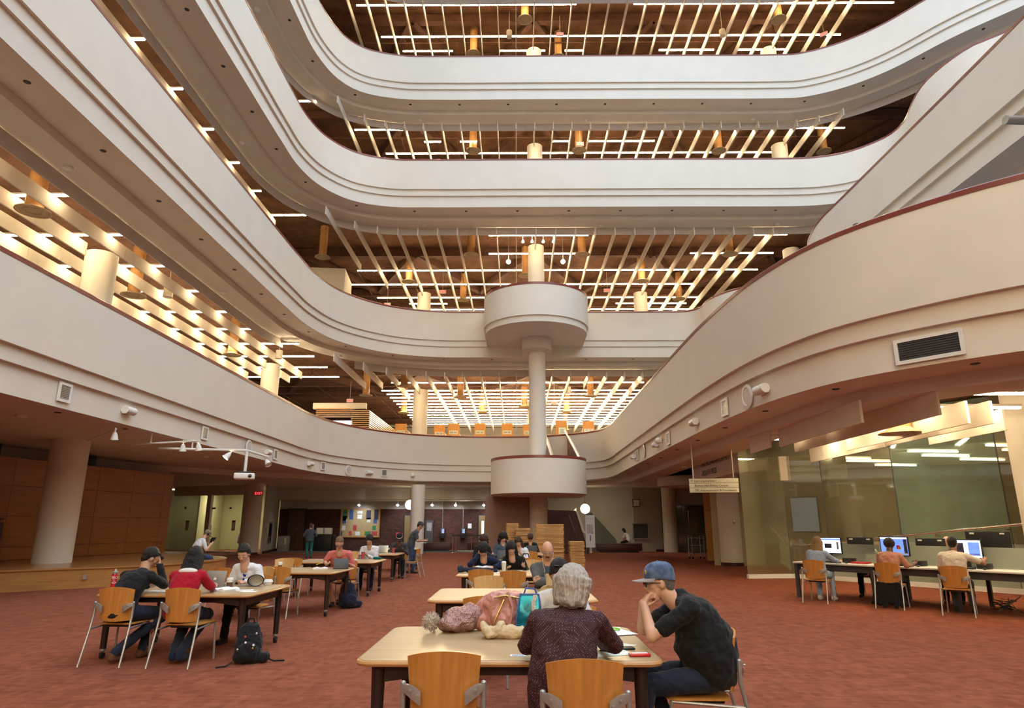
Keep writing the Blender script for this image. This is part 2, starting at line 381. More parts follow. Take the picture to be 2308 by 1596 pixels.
for li in range(4):
    P = catmull(PATHS[li]); N = normals(P); PN.append((P, N)); zb = ZB[li]
    mb = MB(); sweep(mb, P, N, [(.22, zb+1.5), (.22, zb+2.55), (.0, zb+2.55), (0, zb+.93), (.09, zb+.93), (.09, zb+.60), (.18, zb+.60), (.18, zb)])
    wall = struct('wall_parapet_%s_gallery' % LEVEL[li], mb, 'plaster', sharp=30)
    mb = MB(); sweep(mb, P, N, [(-.01, zb+2.545), (-.01, zb+2.63), (.03, zb+2.66), (.20, zb+2.66), (.235, zb+2.63), (.235, zb+2.545)])
    ob('handrail', mb, 'rail', wall, label='dark red wooden handrail')
    mb = MB(); sweep(mb, P, N, [(.18, zb), (1.18, zb), (1.18, zb-.24), (2.15, zb-.24), (2.15, zb+.9)], wide if li == 0 else None)
    ob('soffit', mb, 'soffit', wall, sharp=30)
    poly = inner_poly(P, N, .2)
    mb = MB(); mb.flat(poly, zb+1.5)
    struct('floor_%s_level' % LEVEL[li], mb, 'upper_floor')
    if li:
        mb = MB(); mb.flat(poly, zb+.95)
        struct('ceiling_%s_level' % LEVEL[li-1], mb, 'dark_ceiling')
        # curved hanging panel strip in front of the ceiling baffles
        mb = MB(); n = len(P)
        def strip(a, b): sweep(mb, P, N, [(2.05, zb-.27), (2.05, zb-.68), (2.09, zb-.68), (2.09, zb-.27), (2.05, zb-.27)], None, a, b)
        if li == 1:
            cut = [i for i in range(n) if P[i].x < -9 and P[i].y > 31.0][0]; c2 = [i for i in range(n) if P[i].x > -7.6 and P[i].y > 30][0]
            strip(0, cut); strip(c2, n)
        elif li == 2: strip(0, [i for i in range(n) if P[i].x > 17.6][0])
        else: strip(0, [i for i in range(n) if P[i].x > 19.4][0])
        ob('bulkhead', mb, 'bulkhead', wall, sharp=30)
# the roof over the top gallery leaves the atrium open to the skylight
P5, N5 = PN[3]
mb = MB(); mb.flat(inner_poly(P5, N5, -2.4), 31.4); struct('ceiling_fifth_level', mb, 'dark_ceiling')
mb = MB(); sweep(mb, P5, N5, [(-.1, 30.2), (-.1, 29.75), (-.06, 29.75), (-.06, 30.2), (-.1, 30.2)]); struct('ceiling_bulkhead_fifth_level', mb, 'bulkhead', sharp=30)
mb = MB(); sweep(mb, P5, N5, [(-2.4, 31.4), (-2.4, 30.4), (-1.2, 30.4), (-1.2, 30.2), (-.1, 30.2), (-.1, 31.4)]); struct('trim_roof_edge', mb, 'plaster', sharp=30)

# ------------------------------------------------------------------ ground storey shell
mb = MB(); mb.flat([(XW, YS), (XE, YS), (XE, YN), (XW, YN)], 0.); struct('floor', mb, 'carpet')
mb = MB()
P, N = PN[0]
iR = [i for i in range(len(P)) if P[i].x > 4.7 and P[i].y < 33][0]
q = [P[i]+N[i]*(.3+1.7*wide(P[i])) for i in range(0, iR, 2)]
mb.flat([(p.x, p.y) for p in q] + [(7., 33), (20, 33), (20, 46), (XW, 46), (XW, YS), (q[0].x, YS)], 3.79)
struct('ceiling_ground_floor', mb, 'soffit')
mb = MB(); mb.flat([(6.3, 34), (6.3, 16), (6.6, 13), (8, 10.5), (12, 8.8), (XE, 8.8), (XE, 34)], 4.75); struct('ceiling_computer_area', mb, 'dark_ceiling')
# enclosing walls
mb = MB(); mb.box((XW-.1, 18, 15.7), (.2, 92, 31.4)); struct('wall_west', mb, 'grey_wall')
mb = MB(); mb.box((XE+.1, 18, 15.7), (.2, 92, 31.4)); struct('wall_east', mb, 'grey_wall')
mb = MB(); mb.box((1.5, YN+.1, 15.7), (58, .2, 31.4)); struct('wall_north', mb, 'grey_wall')
mb = MB(); mb.box((1.5, YS-.1, 15.7), (58, .2, 31.4)); struct('wall_south', mb, 'grey_wall')
for li in range(4):   # unseen galleries behind the camera, added with strip lights to warm the lower levels
    mb = MB(); mb.box((1.2, -15, ZB[li]+1.3), (21, .25, 2.6)); w = struct('wall_parapet_%s_gallery_south' % LEVEL[li], mb, 'plaster')
    mb = MB(); mb.flat([(-9.7, -28), (12, -28), (12, -15), (-9.7, -15)], ZB[li]+1.5); struct('floor_%s_level_south' % LEVEL[li], mb, 'upper_floor')

# far wall of the ground floor: brick below, grey plaster and a beam above
mb = MB(); mb.box((-6.6, 43.6, 1.27), (17.2, .3, 2.54)); struct('wall_brick_far', mb, 'brick')
mb = MB()   # soldier course on top
for i in range(200):
    mb.box((-15.1+i*.085, 43.44, 2.43), (.078, .03, .23))
struct('wall_brick_soldier_course', mb, mat('soldier', (.075, .022, .014), .8, var=.5, scale=9))
mb = MB(); mb.box((-6.6, 43.62, 3.15), (17.2, .3, 1.26)); struct('wall_far_upper', mb, 'grey_wall')
mb = MB(); mb.box((-6.6, 42.75, 3.45), (17.2, .5, .72)); struct('ceiling_beam_far', mb, 'soffit')
mb = MB(); mb.box((-6.6, 42.6, .006), (17.4, 5.2, .012)); struct('floor_slate_strip', mb, 'dark_floor')
# angled wall with the extinguisher cabinet by the round column
def vwall(name, a, b, z0, z1, m, t=.12, parent=None):
    a, b = V((*a, 0)), V((*b, 0)); d = b-a; mb = MB(); c = (a+b)/2
    mb.box((c.x, c.y, (z0+z1)/2), (d.length, t, z1-z0), atan2(d.y, d.x)); return struct(name, mb, m, parent)
vwall('wall_cabinet', (-14.35, 38.6), (-15.3, 43.4), 0, 3.79, 'grey_wall')
vwall('baseboard_cabinet', (-14.25, 38.6), (-15.2, 43.4), 0, .13, 'maroon', .1)
# grey walls on the far right
vwall('wall_grey_far', (2.0, 43.2), (7.15, 41.6), 0, 3.79, 'grey_wall')
vwall('wall_clock_side', (7.15, 41.6), (8.9, 42.0), 0, 3.79, 'grey_wall')
vwall('baseboard_far', (6.2, 41.8), (8.9, 41.9), 0, .13, 'maroon', .1)
vwall('wall_entrance_header', (9.3, 41.2), (12.6, 40.6), 2.75, 3.79, 'grey_wall', .3)
vwall('wall_behind_entrance', (8.6, 46), (14.4, 45), 0, 3.79, 'brown_wall')
vwall('wall_entrance_side', (12.2, 40.4), (15.5, 40), 0, 3.79, 'grey_wall', .3)
vwall('wall_brick_pier', (11.35, 38.6), (12.45, 38.4), 0, 2.7, 'brick', .4)
vwall('wall_hub_side', (12.9, 37), (14, 30), 0, 4.75, 'brown_wall')
# bulkhead carrying the hub lettering
hub = vwall('wall_hub_bulkhead', (7.2, 21.3), (7.25, 27.2), 3.2, 4.3, 'soffit', .3)
hub.name = 'wall_hub_bulkhead'
d = atan2(-.6, 3.15)
text('DIGITAL INNOVATION HUB', .27, 'ink', hub, upright((7.06, 25.6, 3.70), -pi/2), 'lettering')
text('ASQUITH PRESS', .27, 'ink', hub, upright((7.06, 25.6, 3.36), -pi/2), 'lettering')
mb = MB(); mb.lathe([(1.5, 3.35), (1.5, 3.79)], (8.3, 32.4, 0), 32); struct('ceiling_round_bulkhead', mb, 'soffit')

# ------------------------------------------------------------------ round columns
def column(x, y, r, z0, z1, where, base=False, m='plaster'):
    mb = MB(); mb.lathe([(r, z0), (r, z1)], (x, y, 0), 40, True)
    o = struct('column', mb, m)
    if base:
        mb = MB(); mb.lathe([(r+.012, z0), (r+.012, z0+.13)], (x, y, 0), 40, True); ob('baseboard', mb, 'maroon', o)
    o['label'] = where
    return o
column(-13.35, 19.75, .5, .51, 4.02, 'round pale column standing on the wooden stage')
column(-14.55, 37.2, .5, 0, 3.79, 'round pale column beside the lit glass office', True)
column(-5.65, 38.6, .40, 0, 3.79, 'round pale column in front of the brick wall')
column(8.6, 27.6, .46, 0, 4.7, 'round pale column beside the glass-walled room', True)
column(9.15, 40.9, .42, 0, 3.79, 'round grey column by the glass entrance doors')
column(11.4, 14.65, .5, 0, 4.7, 'round brown column at the end of the glass wall')
CX, CY = 1.09, 34.3
column(CX, CY, .45, 0, 5.5, 'central round column below the second gallery')
column(CX, CY, .45, 5.5, 10.62, 'central round column between second and third gallery')
column(CX, CY, .45, 12.1, 16.6, 'central round column above the third gallery')
for x, y, l, r in ((-13.35, 19.75, 0, .47), (-13.35, 34.9, 0, .47), (-6.2, 42, 0, .47), (1.1, 46.5, 0, .35), (-6.2, 42, 1, .45), (8.3, 42, 1, .45), (15.5, 34.8, 1, .45), (1.09, 34.8, 2, .45), (15.5, 34.8, 2, .45), (1.09, 34.8, 3, .45), (15.5, 34.8, 3, .45)):
    column(x, y, r, ZB[l]+1.5, (ZB[l+1] if l < 3 else 30.42)-.62, 'round cream column on the %s level' % LEVEL[l])

# ------------------------------------------------------------------ drums on the central column
def drum(R, Rb, yc, yb, ztop, zgr, zbot, name, rail=True):
    def outline(r, n=48):
        a = [(CX-.06+r*cos(pi+pi*i/n), yc+r*sin(pi+pi*i/n)) for i in range(n+1)]
        return [V((CX-.06-r, yb, 0))] + [V((x, y, 0)) for x, y in a] + [V((CX-.06+r, yb, 0))]
    A, B = outline(R), outline(Rb); mb = MB()
    up = lambda L, z: [p+V((0, 0, z)) for p in L]
    I = outline(R-.2)
    mb.loft([up(I, zbot+.4), up(I, ztop), up(A, ztop), up(A, zgr), up(B, zgr), up(B, zbot)], False, False, closed=False)
    mb.flat([(p.x, p.y) for p in B], zbot); mb.flat([(p.x, p.y) for p in I], zbot+.4)
    w = struct(name, mb, 'plaster', sharp=30)
    mb = MB(); O = outline(R+.01); I2 = outline(R-.22)
    mb.loft([up(O, ztop), up(O, ztop+.12), up(I2, ztop+.12), up(I2, ztop), up(O, ztop)], False, False, closed=False)
    ob('handrail', mb, 'rail', w, label='dark red wooden handrail', sharp=30)
    mb = MB(); mb.flat([(p.x, p.y) for p in outline(Rb-.01)], zbot-.004); ob('soffit', mb, 'soffit', w)
    return w
drum(2.75, 2.66, 33.5, 36.2, 13.1, 11.52, 11.2, 'wall_third_gallery_drum')
drum(2.25, 2.25, 31.7, 35.5, 4.45, 2.95, 2.93, 'wall_stair_landing_drum')
mb = MB(); mb.lathe([(.8, 10.55), (.8, 11.2)], (CX, CY-.15, 0), 40); mb.lathe([(.6, 10.48), (.6, 10.56)], (CX, CY-.15, 0), 40); mb.box((CX, CY+.8, 10.88), (1.6, 1.6, .64))
struct('column_capital', mb, 'soffit')
# stair below and above the landing
vwall('wall_stair_enclosure', (-1.55, 33.6), (.8, 34.5), 0, 2.93, 'brown_wall', .15)
mb = MB(); mb.add([(1.3, 38.6, 0), (4.05, 38.6, 0), (3.35, 38.6, 2.35), (1.3, 38.6, 2.4), (1.3, 39, 0), (4.05, 39, 0), (3.35, 39, 2.35), (1.3, 39, 2.4)], [(0, 1, 2, 3), (7, 6, 5, 4), (0, 4, 5, 1), (1, 5, 6, 2), (2, 6, 7, 3), (3, 7, 4, 0)])
st = struct('wall_stair_flight', mb, 'maroon')
mb = MB(); mb.tube([(3.4, 38.45, 2.3), (3.72, 38.45, 1.2), (4.1, 38.45, 1.0), (4.12, 38.45, .05)], .07, 6); ob('stringer', mb, 'plaster', st)
mb = MB(); mb.tube([(2.95, 38.5, 2.1), (3.4, 38.5, .75), (3.55, 38.5, .74)], .03, 6); ob('stair_rail', mb, 'chrome', st)
# upper flight from the landing to the second gallery: two dark red balustrades with pale rails
for x0, x1, l in ((2.9, 3.15, 'outer'), (1.62, 1.75, 'inner')):
    mb = MB(); zt = 5.6 if l == 'outer' else 5.3
    mb.add([(x0+.1, 31.4, 3.4), (x0+.1, 31.4, 4.5), (x0, 39.2, 6.9), (x0, 39.2, 5.6), (x0+.2, 31.4, 3.4), (x0+.2, 31.4, 4.5), (x0+.1, 39.2, 6.9), (x0+.1, 39.2, 5.6)], [(0, 1, 2, 3), (7, 6, 5, 4), (1, 5, 6, 2), (0, 3, 7, 4), (0, 4, 5, 1), (3, 2, 6, 7)])
    w = struct('wall_stair_balustrade', mb, mat('balustrade_'+l, (.16, .06, .045), .5))
    mb = MB(); mb.tube([(x0+.05, 31.3, 4.56), (x0-.05, 39.2, 6.98)], .045, 8); ob('handrail', mb, 'white_paint', w)

# ------------------------------------------------------------------ stage, panelled wall, lectern
front = catmull([(-16.2, 13.2), (-13.8, 15.2), (-12.38, 16.54), (-11.53, 17.38), (-10.5, 18.32), (-9.75, 19.57), (-9.45, 21.2), (-9.55, 22.6), (-10.1, 23.7), (-10.9, 24.6)], .3)
poly = [(p.x, p.y) for p in front] + [(-13.2, 28.3), (-14.5, 28.3), (-16.9, 13)]
mb = MB(); mb.prism(poly, 0, .47); stg = ob('stage', mb, 'stage_wood'); tag(stg, 'low curved wooden stage along the panelled wall', 'stage')
mb = MB(); mb.prism([(x+.03*(1 if x > -13 else 0), y-.03) for x, y in poly], .47, .51); ob('stage_top', mb, 'stage_wood', stg)
mb = MB(); mb.box((-11.05, 17.72, .28), (.09, .02, .12), radians(42)); sk = ob('socket', mb, 'grey_metal', stg)
mb = MB(); mb.box((-9.93, 19.2, .28), (.09, .02, .12), radians(62)); ob('socket', mb, 'stage_wood', stg)
a, b = V((-16.9, 13.4, 0)), V((-14.38, 28.0, 0)); d = (b-a).normalized(); ln = (b-a).length
R = atan2(d.y, d.x)
mb = MB(); c = (a+b)/2; mb.box((c.x-.08, c.y, 2.06), (ln, .06, 3.1), R); pw = struct('wall_wood_panelling', mb, 'black')
t = 0
edges = [ln]
for w in (.55, 1.72, 1.72, 1.68, 1.72, 1.72, 1.72, 1.72, 1.72): edges.append(edges[-1]-w)
for i in range(9):
    for z0, z1 in ((.52, .91), (.915, 1.83), (1.835, 2.75), (2.755, 3.6)):
        s0, s1 = edges[i+1]+.006, edges[i]-.006; m = a+d*(s0+s1)/2
        mb = MB(); mb.box((m.x, m.y, (z0+z1)/2), (s1-s0, .05, z1-z0-.006), R); ob('wood_panel', mb, 'panel_wood', pw)
mb = MB(); n = V((-d.y, d.x, 0)); m = c+n*1.; mb.box((m.x, m.y, 3.1), (ln+2, .1, 2.2), R); struct('wall_above_panelling', mb, 'grey_wall')
for k, s in enumerate((6.6, 10.35)):
    p = a+d*s+n*.25
    tag(ob('loudspeaker', MB().rbox((0, 0, .17), (.62, .4, .34), .02), 'black', loc=(p.x, p.y, 3.64), rz=R), ['black box loudspeaker on the panelled wall, partly behind the stage column', 'black box loudspeaker on the panelled wall, over its middle panels'][k], 'speaker', 'speakers on the panelled wall')
t = thing('lectern', 'dark-topped wooden lectern on the stage beside the round column', 'lectern', (-14.6, 18.75, .51), radians(-35))
mb = MB(); mb.rbox((0, 0, .5), (.62, .45, 1.0), .01); ob('body', mb, 'panel_wood', t)
mb = MB(); mb.rbox((0, -.05, 1.12), (.75, .6, .05), .01, R=Matrix.Rotation(radians(20), 3, 'X')); ob('reading_top', mb, 'maroon', t)
mb = MB(); mb.box((.33, 0, .56), (.05, .5, 1.12)); mb.box((-.33, 0, .56), (.05, .5, 1.12)); ob('side_frame', mb, 'maroon', t)

# ------------------------------------------------------------------ lit glass office at the left rear
g0, g1 = V((-20.6, 40.6, 0)), V((-14.75, 38.4, 0)); gd = (g1-g0).normalized(); ga = atan2(gd.y, gd.x); gl = (g1-g0).length
def gp(s, z, off=0.): p = g0+gd*s+V((-gd.y, gd.x, 0))*off; return (p.x, p.y, z)
mb = MB(); mb.box(gp(gl/2, 3.55), (gl, .2, .5), ga); mb.box(gp(gl/2, 4.3, -.9), (gl, .2, 1.0), ga); hd = struct('wall_office_header', mb, 'plaster')
mb = MB(); mb.box(gp(gl*.445, 1.65), (.3, .2, 3.3), ga); mb.box(gp(gl-.08, 1.65), (.16, .2, 3.3), ga); mb.box(gp(gl/2, .06), (gl, .16, .12), ga); mb.box(gp(gl/2, 3.27), (gl, .12, .06), ga); fr = struct('window_1', mb, 'white_paint')
mb = MB(); mb.box(gp(gl*.21, 1.68), (gl*.42, .02, 3.1), ga); ob('pane', mb, 'glass_clear', fr)
mb = MB(); mb.box(gp(gl*.72, 1.68), (gl*.49, .02, 3.1), ga); ob('pane', mb, 'glass_clear', fr)
mb = MB(); mb.tube([gp(gl*.50, 1.2, -.08), gp(gl*.50, 1.55, -.08)], .02, 6); mb.box(gp(gl*.5, 2.5, -.02), (.28, .03, .1), ga); mb.box(gp(gl*.7, 2.5, -.02), (.15, .03, .1), ga); mb.box(gp(gl*.15, 2.55, -.02), (.15, .03, .15), ga); ob('door_fittings', mb, 'chrome', fr)
mb = MB(); mb.box((-20, 45.2, 1.9), (13, .2, 3.8)); struct('wall_office_rear', mb, 'olive_wall')
mb = MB(); mb.box((-25, 43, 1.9), (.2, 5, 3.8)); mb.box((-19.25, 42.6, 1.9), (.1, 4.9, 3.8), radians(8)); struct('wall_office_side', mb, 'olive_wall')
for k, (s, z) in enumerate(((gl*.2, 1.62), (gl*.755, 1.62))):
    n = ob('notice', MB().box((0, 0, 0), (.26, .01, .40)), 'paper', loc=gp(s, z, -.03), rz=ga); tag(n, ['red-headed white notice on the darker office pane', 'red-headed white notice on the brighter office pane'][k], 'notice', 'notices on the office glass')
    ob('heading', MB().box((0, -.008, .14), (.24, .006, .09)), 'red_print', n); ob('lower_sheet', MB().box((0, -.002, -.29), (.25, .008, .17)), 'card', n)
for k, (x, y, e) in enumerate(((-17.6, 41.9, 130.), (-21.6, 43., 14.))):
    li_ = bpy.data.lights.new('office_lamp', 'AREA'); li_.energy = e; li_.color = (1, .93, .68); li_.size = .5
    o = bpy.data.objects.new('office_lamp', li_); COL.objects.link(o); o.location = (x, y, 3.7)
    f = ob('ceiling_light', MB().rbox((0, 0, 0), (1.3, .16, .06), .01), 'down_glow', loc=(x, y, 3.755)); tag(f, ['fluorescent ceiling light inside the bright glass office', 'fluorescent ceiling light inside the dim glass office'][k], 'light', 'office ceiling lights')

# ------------------------------------------------------------------ glass wall by the computers
gw = [(6.98, 21.08), (8.4, 21.26), (9.25, 20.44), (10.4, 18.6), (11.77, 16.39), (13.2, 14.0)]
gmat = ['glass_olive', 'glass_olive', 'glass_olive', 'glass_green', 'glass_olive']
w2 = None
for i in range(5):
    a, b = V((*gw[i], 0)), V((*gw[i+1], 0)); c = (a+b)/2; L = (b-a).length; r = atan2((b-a).y, (b-a).x)
    mb = MB(); mb.box((c.x, c.y, .06), (L, .14, .12), r)
    base = struct('window_%d' % (i+2), mb, 'white_paint')
    mb = MB(); mb.box((c.x, c.y, 2.4), (L-.02, .02, 4.55), r); ob('pane', mb, gmat[i], base)
    mb = MB(); mb.box((b.x, b.y, 2.4), (.02, .03, 4.55), r); ob('joint', mb, 'dark_grey', base)
    # a frosted band along the foot of the glazing
    if i > 1: mb = MB(); mb.box((c.x, c.y-.02, .62), (L-.02, .012, 1.0), r); ob('frosted_band', mb, 'glass_frost', base)
mb = MB(); mb.box((13.5, 24.5, 2.4), (13, .2, 4.8), radians(-32)); struct('wall_glass_room_rear', mb, mat('room_wall', (.45, .38, .25), .85, var=.05))
mb = MB(); mb.flat([(7, 21.3), (8.5, 21.5), (9.4, 20.6), (13.4, 14.2), (20, 14.2), (20, 33), (9.2, 33)], 3.6); struct('ceiling_glass_room', mb, 'soffit')
mb = MB(); mb.box((9.0, 20.9, 3.3), (2.3, .08, .75), radians(-30)); struct('wall_glass_room_fascia', mb, 'baffle')
t = thing('handrail', 'long brushed steel handrail sloping up in front of the glass wall', 'handrail', (0, 0, 0))
def rp(s): a, b = V((8.7, 20.7, .98)), V((12.35, 14.4, 1.75)); return a+(b-a)*s
ob('rail', MB().tube([rp(0), rp(1)], .035, 10), 'chrome', t)
for s in (.45, .52, .68, .74, .88, .94): p = rp(s); ob('bracket', MB().tube([p+V((0, 0, -.03)), p+V((.02, .02, -.09)), p+V((.22, .14, -.09))], .015, 6), 'chrome', t)
t = thing('wall_screen', 'large blue-grey wall screen behind the glass wall', 'screen', (9.55, 22.6, 1.9), radians(-48))
ob('casing', MB().rbox((0, 0, 0), (.95, .06, 1.15), .01), 'black', t); ob('display', MB().box((0, -.033, 0), (.88, .004, 1.08)), 'screen_dim', t)
k = 0
for x, y in ((10.2, 20.6), (11.6, 18.6), (12.8, 17.2), (11.3, 21.5), (12.7, 19.8), (14.0, 18.3), (13, 23), (14.6, 21)):
    f = ob('ceiling_light', MB().rbox((0, 0, 0), (1.5, .10, .05), .01), 'down_glow', loc=(x, y, 3.55), rz=radians(8)); tag(f, 'glowing strip standing in for a light reflected in the glass wall, %s from its corner' % nth(k), 'light', 'strips standing in for reflected lights'); k += 1  # added strips stand in for lights reflected in the glass
for x, y in ((12, 19.5),):
    li_ = bpy.data.lights.new('room_fill_lamp', 'AREA'); li_.energy = 60; li_.color = (1, .84, .55); li_.size = 3  # area lamp without a fixture, added to brighten the room behind the glass
    o = bpy.data.objects.new('room_fill_lamp', li_); COL.objects.link(o); o.location = (x, y, 3.5)

# wood pillar, directory totem, trolley by the hub
mb = MB(); mb.prism([(8.62, 31.35), (9.18, 31.1), (9.5, 31.3), (9.5, 32), (8.8, 32)], 0, 3.3); wp = struct('column_wood_clad', mb, 'orange_wood')
ob('joints', (lambda q: [q.prism([(8.612, 31.34), (9.18, 31.085), (9.512, 31.295), (9.512, 32.01), (8.79, 32.01)], z, z+.012) for z in (.25, 1.25, 2.2, 3.0)] and q)(MB()), 'dark_grey', wp)
tag(ob('thermostat', MB().rbox((0, 0, 0), (.1, .05, .14), .01), 'grey_metal', loc=(8.62, 27.12, 1.68), rz=0), 'small grey box fixed to the round column by the glass wall', 'thermostat')
# ------------------------------------------------------------------ ceilings: baffles, strip lights, diffusers
S = 1.035
def path_y(li, x):   # y of the gallery edge in front of x (its far side)
    best = None
    P, N = PN[li]
    for i in range(len(P)-1):
        a, b = P[i], P[i+1]
        if min(a.x, b.x) <= x < max(a.x, b.x) and b.x > a.x:
            y = a.y+(b.y-a.y)*(x-a.x)/(b.x-a.x)
            if best is None or y < best: best = y
    return best
CEILZ = [10.62, 17.22, 23.82, 30.42]
YEND = [60., 55., 42., 40.]
KMAX = [8, 14, 18, 19]
def side(k):
    if k == 0: return 'in line with the room axis'
    n = abs(k)
    return '%s from the room axis on the %s side' % (nth(n-1), 'stage' if k < 0 else 'computer')
gaps = {(0, -6): (0, 41.4), (0, 4): (0, 40.0), (1, -6): (0, 41.4), (1, 1): (0, 34.2), (1, 8): (0, 41.4), (2, 1): (0, 34.2), (3, 1): (0, 34.2), (2, 15): (0, 34.2), (3, 15): (0, 34.2)}
def baffle(y0, y1, x, zb, z, group, label):
    mb = MB(); n = max(1, round((y1-y0)/6.)); L = (y1-y0)/n
    for i in range(n): mb.box((0, y0+L*(i+.5), 0), (.05, L-.015, .42))
    o = ob('ceiling_baffle', mb, 'baffle', loc=(x, 0, z)); tag(o, label, 'baffle', group)
    return o
for li in range(4):
    zb = CEILZ[li]; z = zb-.76; lv = LEVEL[li]
    for k in range(-9, KMAX[li]):
        x = k*S; src = li+1 if li < 3 else 3
        y = path_y(src, x)
        if y is None: y = 30.
        y0 = y+(1.45 if li < 3 else -.95); y1 = YEND[li]
        if (li, k) in gaps: y0 = max(y0, gaps[li, k][0]); y1 = gaps[li, k][1]
        if li == 0 and k <= -8: y1 = 40
        if li == 0 and k in (-7, -6): y1 = 44
        if li == 1 and k < -7: y1 = 40 if k > -9 else 37
        if y1-y0 < .8: continue
        baffle(y0, y1, x, zb, z, 'baffles over the %s level' % lv, '%s level ceiling baffle, %s' % (lv, side(k)))
    for j, x in enumerate((-12.35, -13.38, -14.41, -15.45, -16.48)):
        ys, ye = (7.5, 37) if li == 0 else (10, 31)
        segs = [(ys, ye)]
        if li == 0 and j == 1: segs = [(ys, 19.0), (20.4, 34.2), (35.5, 38)]
        if li == 1 and j > 2: continue
        if li > 1 and j > 0: continue
        for q, (a, b) in enumerate(segs):
            baffle(a, b, x, zb, z, 'baffles over the side of the %s level' % lv, '%s level side gallery baffle, %s behind the edge%s' % (lv, nth(j), '' if len(segs) == 1 else (', before the round column', ', between the round columns', ', past the second column')[q]))
def strip_light(x0, x1, y, z, label, group, tm='tube'):
    t = thing('ceiling_strip_light', label, 'ceiling light', ((x0+x1)/2, y, z), 0, group)
    L = x1-x0
    ob('housing', MB().box((0, 0, .05), (L, .10, .05)), 'fixture', t)
    mb = MB(); n = max(1, round(L/1.22)); w = L/n
    for i in range(n): mb.box((-L/2+w*(i+.5), 0, .005), (w-.03, .07, .04))
    ob('tube', mb, tm, t)
rowsL2 = [38.05, 40.2, 42.7, 43.95, 45.2, 46.45, 47.7, 48.95, 50.2, 51.45, 52.7, 53.95, 55.2, 56.45, 57.7]
rows = [rowsL2, [33.0, 35.5, 38.05, 40.5, 43.1, 44.4, 45.7], [33.15, 34.4, 35.65], [31.1, 33.6, 34.85]]
exts = {(0, 0): [(1.0, 7.3)], (0, 1): [(-7.8, 7.9)], (0, 2): [(-8.9, 8.2)],
        (1, 0): [(-1.5, 3.9), (12.6, 14.6)], (1, 1): [(-1.6, 4.2), (10.0, 14.8)], (1, 2): [(-9.8, 14.8)], (1, 3): [(-11.0, 11.5)], (1, 5): [(-7.6, -4.9), (2.1, 3.4), (7, 12)],
        (2, 0): [(-9.2, 18.6)], (2, 1): [(-5.4, -4.4), (-3.3, -2.3), (2.1, 3.1), (4.2, 8.1)], (2, 2): [(-7.9, 16.2)],
        (3, 0): [(-9.0, 3.4), (6.6, 21.2)], (3, 1): [(-8.1, 19.4)], (3, 2): [(-7.0, -3.9), (-1, 1.8), (3.0, 4.2), (8.8, 12.2), (13.5, 16.8)]}
for li in range(4):
    z = CEILZ[li]-.51; lv = LEVEL[li]
    for r, y in enumerate(rows[li]):
        for q, (x0, x1) in enumerate(exts.get((li, r), [(-8.8, 8.2) if li == 0 else (-9.6, 12.6)])):
            strip_light(x0, x1, y, z, 'long warm strip light across the %s level ceiling, %s row from its edge%s' % (lv, nth(r), '' if len(exts.get((li, r), [0])) == 1 else ', %s run' % nth(q)), 'strip lights across the %s level' % lv)
    ys = [8.5, 11, 13.5, 16, 18.5, 21, 23.5, 26, 28.5, 31, 33.5, 36, 38.5] if li == 0 else ([10.5, 13, 15.5, 18, 20.5, 23, 25.5, 28, 30.5] if li == 1 else ([18, 20.5, 23, 25.5, 28, 30.5] if li == 2 else []))
    for r, y in enumerate(ys):
        x1 = -11.95 if y < 29 else -10.6
        strip_light(-16.9 if li == 0 else -14., x1, y, z, 'short warm strip light over the %s level side gallery, %s from the camera end' % (lv, nth(r)), 'side gallery strip lights of the %s level' % lv)
    for r in range(5): strip_light(-9.3, 11.6, -16.-2.5*r, z, 'unseen fill strip light added in the %s level south gallery, %s row from its edge' % (lv, nth(r)), 'unseen fill strips of the south galleries')  # unseen strips, added as warm fill for the lower galleries
    # dark roof structure: a few diagonal trusses and thin sprinkler pipes
    mb = MB(); zc = CEILZ[li]+.35
    y0 = (42, 38, 33.5, 33.5)[li]
    for i in range(-2, 5):
        xx = i*7.245-6.2+3.6
        for sgn in (-1, 1): mb.box((xx+sgn*1.8, y0+3.2, zc+.2), (.35, 7.6, .5), sgn*radians(28))
    for i in range(4): mb.box((2, y0+i*7.2, zc+.25), (44, .4, .5))
    ob('roof_truss', mb, 'truss', bpy.data.objects['ceiling_%s_level' % lv])
    mb = MB()
    for i in range(9): mb.box((0, y0+1.1+i*2.4, CEILZ[li]-.12), (36, .05, .05))
    for i in range(12): mb.box((-20+i*3.3, y0+11, CEILZ[li]-.06), (.04, 20, .04))
    ob('sprinkler_pipe', mb, 'truss', bpy.data.objects['ceiling_%s_level' % lv])
diff = [[(-12.83, 15.96), (-13.9, 22.6), (-13.94, 31.3), (-9.7, 41.8), (-6.76, 38.9), (-3.67, 42.5), (-2.54, 48.3), (.55, 46.2), (3.7, 48.3), (4.79, 42.2), (-8.4, 48.6), (4.3, 58)],
        [(-2.54, 34.5), (3.68, 34.5), (-10.97, 34.75), (11.94, 34.5), (-6.7, 38.7), (7.79, 38.7), (-3.6, 42.2), (10.9, 42.1), (.54, 37.7)], [(-2.54, 34.6), (3.68, 34.6), (11.9, 34.7), (18.1, 34.8)], [(.51, 31.7), (14.95, 31.8), (-2.6, 34.5), (2.6, 34.9)]]
proto = None
